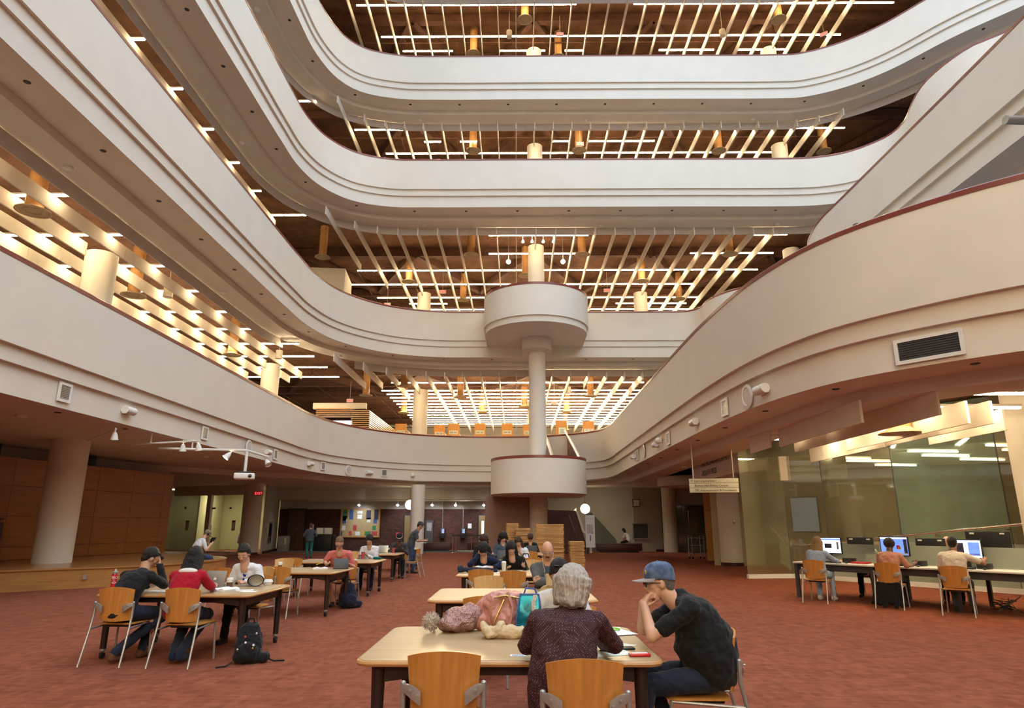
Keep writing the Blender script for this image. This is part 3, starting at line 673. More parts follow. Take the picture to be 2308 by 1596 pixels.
for li in range(4):
    for j, (x, y) in enumerate(diff[li]):
        lab = 'round flared air diffuser under the %s level ceiling, %s counted from the atrium edge' % (LEVEL[li], nth(j))
        if proto is None:
            proto = thing('ceiling_diffuser', lab, 'air diffuser', (x, y, CEILZ[0]-.97), 0, 'air diffusers of the %s level' % LEVEL[li])
            ob('duct', MB().cyl((0, 0, .06), (0, 0, 1.85), .22, n=20), 'duct', proto)
            mb = MB(); mb.lathe([(.22, .10), (.26, .05), (.42, .0), (.43, -.03), (.36, -.03), (.34, -.01), (.26, -.01), (.24, -.035), (.18, -.035), (.16, -.01), (.02, -.02)], n=28); ob('flared_disc', mb, 'diffuser', proto)
        else: dup(proto, (x, y, CEILZ[li]-.97), 0, lab, 'air diffusers of the %s level' % LEVEL[li])
dup(proto, (8.05, 13.9, 3.45), 0, 'round flared air diffuser in front of the glass wall by the computers', 'air diffuser')
for j, (x, y, li) in enumerate(((-12.9, 23.05, 0), (-12.05, 32.4, 0), (-2.2, 46, 0), (3.3, 41.6, 0), (-.4, 33.2, 3), (12.2, 33.2, 3))):
    t = thing('cylinder_downlight', 'small cream cylinder light under the %s level ceiling, %s counted upward from the stage' % (LEVEL[li], nth(j)), 'light', (x, y, CEILZ[li]-.9), 0, 'cylinder lights')
    ob('body', MB().lathe([(.17, 0), (.17, .42)], n=20), 'baffle', t); ob('stem', MB().cyl((0, 0, .4), (0, 0, 1.8), .02, n=6), 'fixture', t)
# baffles and strip lights over the computer area
for j, (x, a, b) in enumerate(((6.3, 12.0, 15.9), (6.12, 16.0, 17.4), (7.15, 11.1, 17.1), (8.3, 12.1, 16.7), (9.62, 13.0, 15.5), (8.8, 15.9, 20.0), (8.75, 12.1, 15.8))):
    baffle(a, b, x, 0, 3.58, 'baffles over the computer desk', 'pale suspended baffle over the computer desk, %s from the gallery edge' % nth(j))
for j, (x0, x1, y) in enumerate(((7.7, 10.4, 11.8), (7.0, 10.2, 13.3), (6.4, 10.2, 15), (6.4, 10, 16.7), (6.4, 9.5, 18.4))):
    strip_light(x0, x1, y, 3.86, 'warm strip light above the computer desk baffles, %s row from the near side' % nth(j), 'strip lights over the computer desk', 'tube_low')

# exit signs
ex = None
for j, (x, y, z, h, lab) in enumerate(((-14.0, 36.5, 3.22, .75, 'red EXIT sign hanging in front of the round column by the glass office'), (-10.87, 42.4, 9.4, 1.3, 'red EXIT sign on the second level by the slatted wood box'), (2.5, 43.3, 9.4, 1.3, 'red EXIT sign on the second level beyond the central column'),
        (5.8, 40, 16.1, 1.3, 'red EXIT sign on the third level beyond the drum'), (-8.8, 42.7, 16.1, 1.3, 'red EXIT sign on the third level near the curved corner'), (-4.75, 40.2, 16.1, 1.3, 'red EXIT sign on the third level before the round column'), (3.66, 33.7, 22.7, 1.3, 'red EXIT sign on the fourth level near the middle'), (2.56, 32.6, 29.2, 1.3, 'red EXIT sign on the fifth level near the middle'), (17.9, 32.7, 29.2, 1.3, 'red EXIT sign on the fifth level above the diagonal parapet'))):
    t = thing('exit_sign', lab, 'exit sign', (x, y, z), radians(-35) if x > 17 else 0, 'exit signs')
    ob('casing', MB().rbox((0, 0, 0), (.42, .07, .24), .01), 'exit_face', t); ob('stem', MB().cyl((0, 0, .12), (0, 0, h), .012, n=6), 'fixture', t)
    text('EXIT', .2, 'exit_red', t, upright((0, -.037, -.068), 0), 'lettering', .003, 'CENTER')
    mb = MB()
    for s_ in (-1, 1): mb.add([(s_*.19, -.038, 0), (s_*.165, -.038, .025), (s_*.165, -.038, -.025)], [(0, 1, 2)])
    ob('arrow', mb, 'exit_red', t)

# small dark sprinkler dots and smoke detectors in the soffits
def along(li, off, gap, start, stop):
    P, N = PN[li]; acc = 0; nxt = start; out = []
    for i in range(1, len(P)):
        L = (P[i]-P[i-1]).length
        while acc+L >= nxt and nxt < stop:
            t = (nxt-acc)/L; p = P[i-1].lerp(P[i], t); out.append(p+N[i]*off); nxt += gap
        acc += L
    return out
sp = MB().lathe([(.075, 0), (.06, -.012), (.03, -.012)], n=12).mesh('soffit_sprinkler'); sp.materials.append(MATS['black'])
sd = MB().lathe([(.12, 0), (.12, -.05), (.08, -.075)], n=16).mesh('smoke_detector'); sd.materials.append(MATS['white_paint'])
for li, (a, b, o1, o2) in enumerate(((40, 111, .6, 1.7), (40, 103, .6, 1.6), (40, 103, .6, 1.6), (40, 103, .6, 1.6))):
    for j, p in enumerate(along(li, .62, 2.65, a, b)):
        o = bpy.data.objects.new('soffit_sprinkler', sp); COL.objects.link(o); o.location = (p.x, p.y, ZB[li]-.002); tag(o, 'small dark sprinkler in the %s gallery soffit, %s counted from the stage side' % (LEVEL[li], nth(j)), 'sprinkler', 'sprinklers under the %s gallery' % LEVEL[li])
    for j, p in enumerate(along(li, 1.7, 9.3, a+3, b)):
        if li == 0 and p.x < -9: zz = ZB[li]-.002
        else: zz = ZB[li]-.242
        o = bpy.data.objects.new('smoke_detector', sd); COL.objects.link(o); o.location = (p.x, p.y, zz); tag(o, 'white smoke detector under the %s gallery, %s counted from the stage side' % (LEVEL[li], nth(j)), 'smoke detector', 'smoke detectors under the %s gallery' % LEVEL[li])

# devices on the lower band of the second gallery
P0, N0 = PN[0]
def on_fascia(x, y):
    i = min(range(len(P0)), key=lambda i: (P0[i].x-x)**2+(P0[i].y-y)**2)
    n = N0[i]; return P0[i]+n*.16, atan2(n.y, n.x)-pi/2   # local +y points into the wall
cnt = {}
def device(kind, x, y, z, size=(.5, .45), where=''):
    p, r = on_fascia(x, y)
    if kind == 'vent':
        t = thing('wall_vent', 'louvred vent on the gallery fascia, %s' % where, 'vent', (p.x, p.y, z), r, 'vents on the fascia')
        mb = MB(); w, h = size
        for a, b, c, d in ((0, h/2-.03, w, .06), (0, -h/2+.03, w, .06), (w/2-.03, 0, .06, h-.12), (-w/2+.03, 0, .06, h-.12)): mb.box((a, -.015, b), (c, .03, d))
        ob('frame', mb, 'white_paint', t)
        mb = MB().box((0, -.004, 0), (w-.1, .006, h-.1))
        for i in range(8): mb.box((0, -.015, -h/2+.08+(h-.16)*i/7), (w-.12, .012, .012))
        ob('louvres', mb, 'dark_grey' if w > .7 else 'grey_metal', t)
    elif kind == 'disc':
        t = thing('round_speaker', 'round white speaker on the gallery fascia, %s' % where, 'speaker', (p.x, p.y, z), r, 'round speakers on the fascia')
        q = Matrix.Rotation(pi/2, 4, 'X')
        ob('rim', MB(q).lathe([(.27, .015), (.27, .03), (.20, .045), (.19, .03)], n=32), 'white_paint', t); ob('grille', MB(q).lathe([(.19, .028), (.19, .034), (.01, .04)], n=24), 'exit_face', t)
    elif kind == 'em':
        t = thing('wall_wash_light', 'white half-round fixture on the gallery fascia, %s' % where, 'light', (p.x, p.y, z), r, 'small fixtures on the fascia')
        mb = MB(); mb.tube([(-.2, -.08, 0), (.2, -.08, 0)], .10, 12); mb.box((0, -.02, 0), (.36, .04, .18)); ob('housing', mb, 'white_paint', t)
    else:
        t = thing('dome_camera', 'white dome camera on the second gallery fascia, %s' % where, 'camera', (p.x, p.y, z), r, 'dome cameras on the fascia')
        ob('mount', MB().rbox((0, -.03, 0), (.2, .06, .2), .02), 'white_paint', t); ob('dome', MB().ell((0, -.12, -.02), .11), 'white_paint', t)
for k, x, y, z, w in (('vent', -9.7, 14.2, 4.36, 'close over the stage column'), ('em', -9.7, 16.6, 4.36, 'between the two largest vents on the stage side'), ('vent', -9.7, 20.6, 4.37, 'above the ceiling spotlights'), ('disc', -9.7, 24.4, 4.34, 'above the projector'), ('em', -9.7, 26.1, 4.34, 'just past the projector'), ('vent', -9.7, 27, 4.35, 'second past the projector'),
        ('em', -9.6, 31.5, 4.35, 'where the corner curve starts'), ('vent', -9.5, 32.7, 4.37, 'at the start of the corner curve'), ('disc', -8.7, 34.8, 4.33, 'in the middle of the corner curve'), ('em', -8.1, 36.2, 4.3, 'past the middle of the corner curve'), ('vent', -7.3, 37.1, 4.36, 'at the end of the corner curve'), ('cam', -5.8, 38.3, 4.32, 'over the brick wall'),
        ('vent', 4.85, 15.9, 4.3, 'nearest the computer desk'), ('disc', 4.95, 14.4, 4.3, 'above the computer desk'), ('em', 5, 13.6, 4.3, 'above the computer desk'), ('em', 4.8, 18.1, 4.31, 'before the hanging sign'), ('vent', 4.8, 21.5, 4.31, 'above the hanging sign'), ('cam', 4.8, 22.8, 4.38, 'above the hanging sign'), ('em', 4.8, 23.6, 4.32, 'past the hanging sign'), ('disc', 4.8, 26.1, 4.35, 'past the hanging sign'), ('vent', 4.8, 27.4, 4.36, 'towards the landing drum'), ('em', 4.8, 28.2, 4.36, 'towards the landing drum')):
    device(k, x, y, z, (.42, .42), w)
device('vent', 6.55, 9.95, 4.3, (1.0, .42), 'wide one at the swelling end')
# ------------------------------------------------------------------ tables
def round_rect(w, d, r, n=6):
    P = []
    for cx, cy, a0 in ((w/2-r, d/2-r, 0), (-w/2+r, d/2-r, 90), (-w/2+r, -d/2+r, 180), (w/2-r, -d/2+r, 270)):
        for i in range(n+1): a = radians(a0+90*i/n); P.append((cx+r*cos(a), cy+r*sin(a)))
    return P
def table_meshes(w=1.95, d=1.46):
    top = MB(); rings = []
    for z, o in ((.712, .018), (.716, .006), (.73, 0), (.742, .006), (.748, .02)):
        rings.append([V((x, y, z)) for x, y in round_rect(w-2*o, d-2*o, .11-o*.5)])
    edge = MB(); edge.loft(rings, True, False)
    top.flat(round_rect(w-.04, d-.04, .10), .748)
    # a slim surface slab just inside the rounded edging
    sl = MB(); sl.loft([[V((x, y, z)) for x, y in round_rect(w-.04-o, d-.04-o, .10)] for z, o in ((.744, 0), (.7495, .0), (.7500, .01))], False, True)
    ap = MB(); hw, hd = w/2-.14, d/2-.14
    for s in (-1, 1):
        ap.add([(-hw, s*hd-.015, .71), (hw, s*hd-.015, .71), (hw, s*hd-.015, .60), (hw-.35, s*hd-.015, .645), (-hw+.35, s*hd-.015, .645), (-hw, s*hd-.015, .60),
                (-hw, s*hd+.015, .71), (hw, s*hd+.015, .71), (hw, s*hd+.015, .60), (hw-.35, s*hd+.015, .645), (-hw+.35, s*hd+.015, .645), (-hw, s*hd+.015, .60)],
               [(0, 1, 2, 3, 4, 5), (11, 10, 9, 8, 7, 6), (0, 6, 7, 1), (2, 8, 9, 3), (3, 9, 10, 4), (4, 10, 11, 5), (1, 7, 8, 2), (0, 5, 11, 6)])
        ap.box((s*hw, 0, .655), (.03, 2*hd, .10))
    leg = MB(); leg.lathe([(.036, .115), (.038, .40), (.045, .71)], n=18)
    fe = MB(); fe.lathe([(.036, .115), (.036, .09), (.030, .085), (.012, .07), (.012, .05)], n=16)
    cs = MB(); cs.cyl((-.014, .0, .032), (.014, .0, .032), .032, n=18)
    cs.rbox((0, 0, .06), (.05, .05, .02), .006)
    return edge.mesh('edging'), sl.mesh('surface'), ap.mesh('apron'), leg.mesh('leg'), fe.mesh('ferrule'), cs.mesh('caster')
TM = table_meshes()
for me, m in zip(TM, ('edge_wood', 'maple', 'table_leg', 'table_leg', 'grey_metal', 'black')): me.materials.append(MATS[m])
def lk(name, me, parent, loc=(0, 0, 0), rz=0):
    o = bpy.data.objects.new(name, me); COL.objects.link(o); o.parent = parent; o.location = loc; o.rotation_euler = (0, 0, rz); return o
def table(x, y, label, rz=0.):
    t = thing('reading_table', label, 'table', (x, y, 0), rz, 'reading tables')
    s = lk('tabletop', TM[1], t); lk('edging', TM[0], s); lk('apron', TM[2], t)
    for sx in (-1, 1):
        for sy in (-1, 1):
            l = lk('leg', TM[3], t, (sx*(1.95/2-.14), sy*(1.46/2-.14), 0)); lk('ferrule', TM[4], l)
            lk('caster', TM[5], l, (0, 0, 0), random.uniform(0, 3))
    return t
T1 = table(-.05, 5.18, 'maple reading table with the pink coat and blue bag on it')
T2 = table(-.05, 8.60, 'maple reading table second from the camera in the middle row')
T3 = table(-.06, 12.36, 'maple reading table under the open book and folded jeans, middle row')
T4 = table(-.08, 16.75, 'maple reading table with the black bag and laptop, middle row')
T5 = table(-.10, 20.5, 'maple reading table last in the middle row, before the board stacks')
TL1 = table(-4.18, 9.2, 'maple reading table with the red sports bottle on it', radians(-1.5))
TL2 = table(-4.2, 13.05, 'maple reading table where the man in pink works at a tablet', radians(-2))
TL3 = table(-4.2, 16.4, 'maple reading table of the person in the white sweatshirt', radians(-1))
TL4 = table(-4.4, 20.4, 'maple reading table with a silver laptop, fourth of the stage side row')
TL5 = table(-4.5, 24.6, 'maple reading table last of the stage side row')

# ------------------------------------------------------------------ chairs (face +y, back at -y)
def chair_meshes():
    # wooden backrest: tall curved shell with an arched top, wider above
    nx, nz = 13, 10; th = .014; F_, B_ = [], []
    for j in range(nz):
        v = j/(nz-1); hw = .185+.030*v
        for i in range(nx):
            u = -1+2*i/(nx-1); ztop = .86-.032*u*u; zbot = .485-.012*(1-u*u)
            z = zbot+(ztop-zbot)*v
            y = -.215-.035*v-.045*(1-u*u) + .0
            F_.append(V((u*hw, y+th, z))); B_.append(V((u*hw, y, z)))
    back = MB(); n = nx*nz; vs = F_+B_; fs = []
    for j in range(nz-1):
        for i in range(nx-1):
            a = j*nx+i; fs.append((a, a+1, a+nx+1, a+nx)); fs.append((n+a, n+a+nx, n+a+nx+1, n+a+1))
    rim = [i for i in range(nx)] + [nx-1+j*nx for j in range(1, nz)] + [(nz-1)*nx+i for i in range(nx-2, -1, -1)] + [j*nx for j in range(nz-2, 0, -1)]
    for a, b in zip(rim, rim[1:]+rim[:1]): fs.append((a, n+a, n+b, b))
    back.add(vs, fs)
    seat = MB(); rings = []
    for z, o in ((.432, .012), (.436, 0), (.446, 0), (.450, .01)):
        rings.append([V((x*(1+.06*(y > 0)), y+.01, z+(.012*max(0, -(y+.1)) if 0 else 0))) for x, y in round_rect(.43-2*o, .43-2*o, .07)])
    seat.loft(rings)
    pan = MB(); pan.rbox((0, -.02, .418), (.30, .30, .03), .01)
    fl = []
    for s in (-1, 1):
        m = MB(); m.tube([(s*.205, .195, .43), (s*.215, .205, .2), (s*.222, .212, 0.004)], .0125, 8); fl.append(m.mesh('leg'))
    rl = []
    for s in (-1, 1):
        m = MB(); m.tube([(s*.245, -.40, .004), (s*.24, -.345, .2), (s*.235, -.285, .43), (s*.232, -.262, .55), (s*.232, -.262, .655)], [.0125, .0125, .0135, .015, .0155], 8); rl.append(m.mesh('leg'))
    rail = []
    for s in (-1, 1):
        m = MB(); m.tube([(s*.205, .19, .425), (s*.22, -.1, .41), (s*.236, -.29, .40)], .011, 8); rail.append(m.mesh('side_rail'))
    br = []
    for s in (-1, 1):
        m = MB()   # a cast arm that curls from the leg top onto the back of the shell
        c0 = V((s*.232, -.262, .652)); out = []
        for t in range(7):
            q = t/6; x = s*(.236-.110*q); y = -.268-.024*sin(q*pi*.6); zc = .668-.020*q-.034*q*q; h = .020+.022*sin(min(1, q*1.05)*pi*.62); tn = .012
            out.append([V((x, y-tn, zc-h)), V((x, y-tn*1.2, zc)), V((x, y-tn, zc+h*.75)), V((x, y+tn, zc+h*.75)), V((x, y+tn, zc)), V((x, y+tn, zc-h))])
        m.loft(out); m.cyl((s*.232, -.262, .62), (s*.232, -.262, .69), .0165, n=10); m.ell((s*.232, -.262, .69), (.0165, .0165, .010), n=10, m=6)
        for q, zz in ((.45, .655), (.85, .628)): m.cyl((s*(.236-.110*q), -.312, zz), (s*(.236-.110*q), -.297, zz), .006, n=8)
        br.append(m.mesh('arm_bracket'))
    return back.mesh('backrest'), seat.mesh('seat'), pan.mesh('seat_pan'), fl, rl, rail, br
CM = chair_meshes()
for me in (CM[0], CM[1]): me.materials.append(MATS['chair_wood'])
CMp = [me.copy() for me in CM[:2]]
for me in CMp: me.materials.clear(); me.materials.append(MATS['chair_wood_pale'])
CM[2].materials.append(MATS['black'])
for l in CM[3:]:
    for me in l: me.materials.append(MATS['grey_metal'])
def make_chair(seatm, backm):
    t = thing('library_chair', 'x', 'chair', (0, 0, 0), 0, 'library chairs')
    s = lk('seat', seatm, t); lk('seat_pan', CM[2], s); lk('backrest', backm, t)
    for l in CM[3]+CM[4]: lk('leg', l, t)
    for l in CM[5]: lk('side_rail', l, t)
    for l in CM[6]: lk('arm_bracket', l, t)
    return t
chair_first = [None, None]
def chair(x, y, deg, label, pale=0):
    """deg turns the chair's facing from +y, anticlockwise"""
    k = pale
    if chair_first[k] is None:
        c = chair_first[k] = make_chair(*( (CMp[1], CMp[0]) if k else (CM[1], CM[0]))); c.location = (x, y, 0); c.rotation_euler = (0, 0, radians(deg)); c['label'] = label
    else: c = dup(chair_first[k], (x, y, 0), radians(deg), label)
    return c
# y given here is the chair's seat centre; the top of the back is about .26 behind it
chair(-.43, 4.43, 1, 'empty wooden chair nearest the camera, at the table with the pink coat')
chair(.38, 4.21, -2, 'wooden chair of the woman in the dotted blouse')
chair(1.24, 5.06, 86, 'wooden chair carrying the man in the denim cap')
chair(-.36, 7.52, 3, 'empty wooden chair behind the pink coat, at the second table')
chair(.52, 6.30, 180, 'wooden chair of the woman in white facing the dotted blouse')
chair(-.42, 9.78, 177, 'empty pale chair beyond the second table, its front towards the camera', 1)
chair(.52, 9.70, 182, 'wooden chair of the moustached man')
chair(-.60, 11.78, 0, 'empty wooden chair before the open book and jeans')
chair(-.05, 11.46, -3, 'empty wooden chair before the woman with long black hair')
chair(-.68, 13.45, 176, 'wooden chair of the man in the navy sweater')
chair(.0, 13.50, 184, 'wooden chair of the woman with long black hair')
chair(.28, 14.35, 170, 'pale wooden chair hidden behind the moustached man', 1)
chair(.35, 15.8, 4, 'wooden chair before the table with the laptop, by the orange handbag')
chair(-.85, 17.9, 180, 'wooden chair of the curly-haired woman')
chair(-.38, 18.2, 190, 'wooden chair of the young man in the denim shirt')
chair(.13, 18.02, 160, 'wooden chair of the woman with reddish brown hair')
chair(.37, 19.5, 0, 'wooden chair with its back to us at the last middle table')
chair(-.40, 19.45, 12, 'pale wooden chair turned aside at the last middle table', 1)
chair(.5, 21.8, 180, 'wooden chair of the person before the board stacks')
chair(-4.72, 8.49, -3, 'wooden chair of the man in black near the red bottle')
chair(-3.90, 8.42, -4, 'wooden chair of the girl in the red hoodie')
chair(-3.85, 10.12, 178, 'wooden chair of the girl in the white cardigan')
chair(-4.98, 12.18, -20, 'wooden chair turned aside behind the cardigan girl, at the second row', 0)
chair(-4.55, 12.0, 150, 'pale wooden chair pulled out behind the cardigan girl', 1)
chair(-4.19, 12.48, -3, 'empty wooden chair beside the grey cap, facing the tablet table')
chair(-5.12, 14.95, 178, 'empty pale chair on the far side of the tablet table', 1)
chair(-3.55, 14.25, 180, 'wooden chair of the man in the pink shirt')
chair(-5.0, 15.72, -4, 'empty wooden chair between the coffee cup and the man in pink')
chair(-4.5, 18.8, 180, 'pale wooden chair with the red bag, beyond the white sweatshirt table', 1)
chair(-3.75, 17.5, 180, 'wooden chair of the person in the white sweatshirt')
chair(-3.65, 21.5, 180, 'wooden chair of the man with the banded hat')
chair(-3.32, 21.6, 82, 'empty wooden chair in profile beside the walking man')
chair(-4.0, 24.0, 0, 'wooden chair behind the walking man at the last stage side table')
for x, y, d, l in ((6.39, 14.83, -38, 'wooden chair of the girl in the pale blue hoodie'), (7.38, 13.80, -40, 'wooden chair of the person in pink at the computers'), (8.00, 12.75, -38, 'wooden chair of the man in the white shirt at the computers')):
    chair(x, y, d, l)

# ------------------------------------------------------------------ computer desk
DA = atan2(-3.58, 2.59); DU = V((cos(DA), sin(DA), 0)); DN = V((-DU.y, DU.x, 0))
D0 = V((6.26, 15.77, 0))
desk = thing('computer_desk', 'long white-topped computer desk with dark legs before the glass wall', 'desk', D0, DA)
DL, DW = 4.75, 1.55
ob('desktop', MB().rbox((DL/2, DW/2, .745), (DL, DW, .035), .008), 'white_paint', desk)
mb = MB(); mb.box((DL/2, .12, .66), (DL-.1, .03, .14)); mb.box((DL/2, DW-.12, .66), (DL-.1, .03, .14)); mb.box((DL/2, DW/2, .62), (DL-.1, .3, .06)); ob('cable_tray', mb, 'dark_grey', desk)
for s in (.05, 1.75, 3.3, 4.65):
    for q in (.06, DW-.06): ob('leg', MB().box((s, q, .365), (.07, .07, .73)), 'dark_grey', desk)
for s in (.85, 2.4, 3.9): ob('privacy_screen', MB().box((s+.0, DW/2, .95), (1.5, .012, .40)), 'glass_frost', desk)
def dp(s, q, z): p = D0+DU*s+DN*q; return (p.x, p.y, z)
def monitor(s, q, turn, label, face, tilt=0, w=.52, h=.32, lift=.19):
    t = thing('monitor', label, 'monitor', dp(s, q, .765), DA+turn, 'computer monitors')
    ob('casing', MB().rbox((0, 0, lift+h/2), (w+.04, .05, h+.04), .008), 'black', t)
    if face: 
        d = ob('display', MB().box((0, -.027, lift+h/2), (w, .004, h)), face[0], t)
        for x, z, a, b, m in face[1]: ob('picture', MB().box((x*w, -.031, lift+h/2+z*h), (a*w, .004, b*h)), m, d)
    else: ob('label_sticker', MB().box((-w*.36, -.027, lift+h-.02), (.08, .004, .03)), 'paper', t); ob('label_sticker', MB().box((w*.36, -.027, lift+h-.02), (.08, .004, .03)), 'paper', t)
    ob('stand', MB().box((0, .02, lift/2), (.08, .03, lift+.02)).rbox((0, .01, .008), (.24, .18, .016), .006), 'black', t)
    return t
PIC = [(0, .42, 1, .10, 'screen_blue'), (-.02, -.02, .3, .3, 'dark_print'), (.38, .0, .08, .5, 'grey_metal')]
monitor(.56, .62, .15, 'lit monitor with a white page, before the girl in the pale blue hoodie', ('screen_white', PIC))
monitor(1.02, 1.12, .1, 'black back of a monitor beside the white page screen', None)
monitor(1.98, .66, .1, 'lit monitor with a blue game picture, before the person in pink', ('screen_blue', [(0, .45, 1, .08, 'screen_white'), (.15, -.05, .12, .2, 'red_plastic'), (.2, -.1, .1, .15, 'yellow_print'), (.42, 0, .12, .8, 'dark_print'), (0, -.42, 1, .12, 'screen_dim')]), h=.36)
monitor(2.48, 1.15, .05, 'black back of a monitor beside the blue game screen', None)
monitor(3.30, .70, .1, 'lit monitor with a two-column page, before the man in the white shirt', ('screen_white', [(-.25, .05, .4, .6, 'dark_print'), (.28, .0, .36, .8, 'screen_blue'), (.28, -.3, .3, .08, 'red_print')]))
monitor(3.58, 1.05, 0, 'large black back of a monitor at the far right computer place', None, w=.72, h=.44, lift=.22)
for j, (s, l) in enumerate(((.75, 'under the white page screen'), (2.2, 'under the blue game screen'), (3.35, 'under the two-column screen'))):
    t = tag(ob('thin_client', MB().rbox((0, 0, .05), (.2, .22, .1), .01), 'black', loc=dp(s+.28, .55, .763), rz=DA), 'small black computer box %s' % l, 'computer', 'computer boxes')
    k = thing('keyboard', 'black keyboard %s' % l, 'keyboard', dp(s, .25, .763), DA, 'keyboards')
    ob('tray', MB().rbox((0, 0, .012), (.44, .15, .024), .006), 'black', k)
    mb = MB()
    for r in range(5):
        for c in range(14): mb.box((-.2+c*.031, -.055+r*.028, .027), (.025, .022, .008))
    ob('keys', mb, 'dark_grey', k)
    tag(ob('mouse', MB().ell((0, 0, .014), (.03, .05, .018)), 'black', loc=dp(s+.4, .2, .768), rz=DA), 'black mouse %s' % l, 'mouse', 'computer mice')
tag(ob('red_folder', MB().rbox((0, 0, .02), (.34, .24, .035), .01), 'red_plastic', loc=dp(1.35, .42, .763), rz=DA), 'red folder lying on the computer desk', 'folder')
t = thing('paper_cup', 'tall patterned paper cup before the blue game screen', 'cup', dp(2.25, .40, .763)); ob('cup_body', MB().lathe([(.033, 0), (.043, .13), (.043, .135), (.035, .135)], n=18), 'card', t)
tag(ob('cable_tangle', (lambda m: [m.tube([(random.uniform(-.2, .2), random.uniform(-.2, .2), abs(random.gauss(.1, .12))+.02) for _ in range(9)], .006, 5) for _ in range(5)] and m)(MB()), 'black', loc=dp(3.9, .5, 0)), 'tangle of black cables on the carpet under the computer desk', 'cables')

# ------------------------------------------------------------------ stacks of wooden boards before the stair
bm_ = MB(); bm_.rbox((0, 0, .0185), (1.0, .62, .032), .012)
for e in (-1, 1): bm_.cyl((e*.5, -.28, .0185), (e*.5, .28, .0185), .0135, n=8)
board_me = bm_.mesh('wooden_board'); board_me.materials.append(MATS['board'])
def board_stack(x, y, w, n, rz, name, h=.037, d=.62, mirror=0.):
    for i in range(n):
        o = bpy.data.objects.new('wooden_board', board_me); COL.objects.link(o)
        o.location = (x+random.uniform(-.018, .018), y+random.uniform(-.02, .02), i*h); o.rotation_euler = (0, 0, rz+random.uniform(-.025, .025)); o.scale = (w, d/.62, h/.037*.985)
        tag(o, 'board in the %s, %s from the floor' % (name, nth(i)), 'board', name)
board_stack(1.22, 25.6, 1.02, 35, 0, 'tall wide board stack', .0455)
board_stack(2.18, 25.3, .52, 24, 0, 'narrow board stack beside the maroon stair', .041, .9)
board_stack(-.20, 29.2, .50, 34, .05, 'back board stack by the round column', .048, .8)
board_stack(.25, 28.4, .60, 30, .02, 'board stack between the column and the tall stack', .048)
# ------------------------------------------------------------------ people
for n, c, r in (('skin_a', (.62, .34, .22), .5), ('skin_b', (.50, .28, .17), .5), ('skin_c', (.66, .38, .255), .5), ('skin_dark', (.12, .055, .032), .45), ('skin_mid', (.36, .19, .11), .5)):
    mat(n, c, r, var=.05, scale=9, bump=.05, bscale=90)
def cloth(n, c, v=.08, b=.55, s=11): return mat(n, c, .88, var=v, scale=s, bump=b, bscale=13, sheen=.1, spec=.2)
for n, c in (('cl_black', (.012, .012, .013)), ('cl_charcoal', (.05, .055, .06)), ('cl_red', (.36, .006, .02)), ('cl_white', (.70, .70, .72)), ('cl_blue', (.01, .03, .32)), ('cl_pink', (.62, .17, .15)), ('cl_denim', (.035, .055, .11)), ('cl_denim_dark', (.018, .024, .045)), ('cl_navy', (.012, .016, .045)), ('cl_pale_blue', (.30, .40, .56)), ('cl_salmon', (.48, .23, .17)), ('cl_offwhite', (.68, .62, .54)), ('cl_grey', (.10, .105, .11)), ('cl_teal', (.01, .10, .08)), ('cl_denim_shirt', (.055, .085, .12)), ('cl_olive', (.05, .05, .035)), ('cl_cream', (.72, .68, .60)), ('shoe_white', (.6, .6, .6)), ('shoe_dark', (.03, .02, .018)), ('shoe_brown', (.13, .05, .02))): cloth(n, c)
cloth('cap_denim', (.085, .125, .22), .45, .4, 20); cloth('brim', (.32, .28, .28), .1, .2)
dots_mat('cl_dots', (.045, .010, .014), (.36, .20, .20), 88., .22)
for n, c in (('hair_black', (.010, .008, .008)), ('hair_brown', (.06, .025, .012)), ('hair_silver', (.56, .51, .46)), ('hair_blond', (.28, .17, .075)), ('hair_sand', (.20, .11, .05)), ('hair_grey', (.18, .17, .165))): mat(n, c, .5, var=.3, scale=14, bump=.8, bscale=30, stretch=(7, 7, .7))
mat('eye_white', (.75, .73, .7), .25, var=.02); mat('lip', (.42, .14, .11), .5, var=.05); mat('lens', (.02, .02, .025), .08, var=0); mat('wire', (.3, .28, .25), .3, metal=.9)
BAKE = []
TX = bpy.data.textures.new('folds', 'CLOUDS'); TX.noise_scale = .085; TX.noise_depth = 2
TH = bpy.data.textures.new('locks', 'CLOUDS'); TH.noise_scale = .028; TH.noise_depth = 2
def bake(mb, name, m, parent, vox, sm=4, label=None, disp=0.):
    me = bpy.data.meshes.new('t'); me.from_pydata(mb.v, [], mb.f)
    o = bpy.data.objects.new('tmp_'+name, me); COL.objects.link(o)
    r = o.modifiers.new('r', 'REMESH'); r.mode = 'VOXEL'; r.voxel_size = vox; r.use_smooth_shade = True
    if sm: q = o.modifiers.new('s', 'SMOOTH'); q.factor = .5; q.iterations = sm
    if disp: q = o.modifiers.new('d', 'DISPLACE'); q.texture = TX if name != 'hair' else TH; q.strength = disp; q.mid_level = .5; q.texture_coords = 'LOCAL'
    if 0: q = o.modifiers.new('s', 'SMOOTH'); q.factor = .5; q.iterations = sm
    BAKE.append((o, name, m, parent, label))
def bake_all():
    bpy.context.view_layer.update(); dg = bpy.context.evaluated_depsgraph_get()
    for o, name, m, parent, label in BAKE:
        me = bpy.data.meshes.new_from_object(o.evaluated_get(dg)); me.materials.clear(); me.materials.append(M_(m))
        me.polygons.foreach_set('use_smooth', [True]*len(me.polygons))
        q = bpy.data.objects.new(name, me); COL.objects.link(q); q.parent = parent
        if label: q['label'] = label
    for o, *_ in BAKE: bpy.data.objects.remove(o)
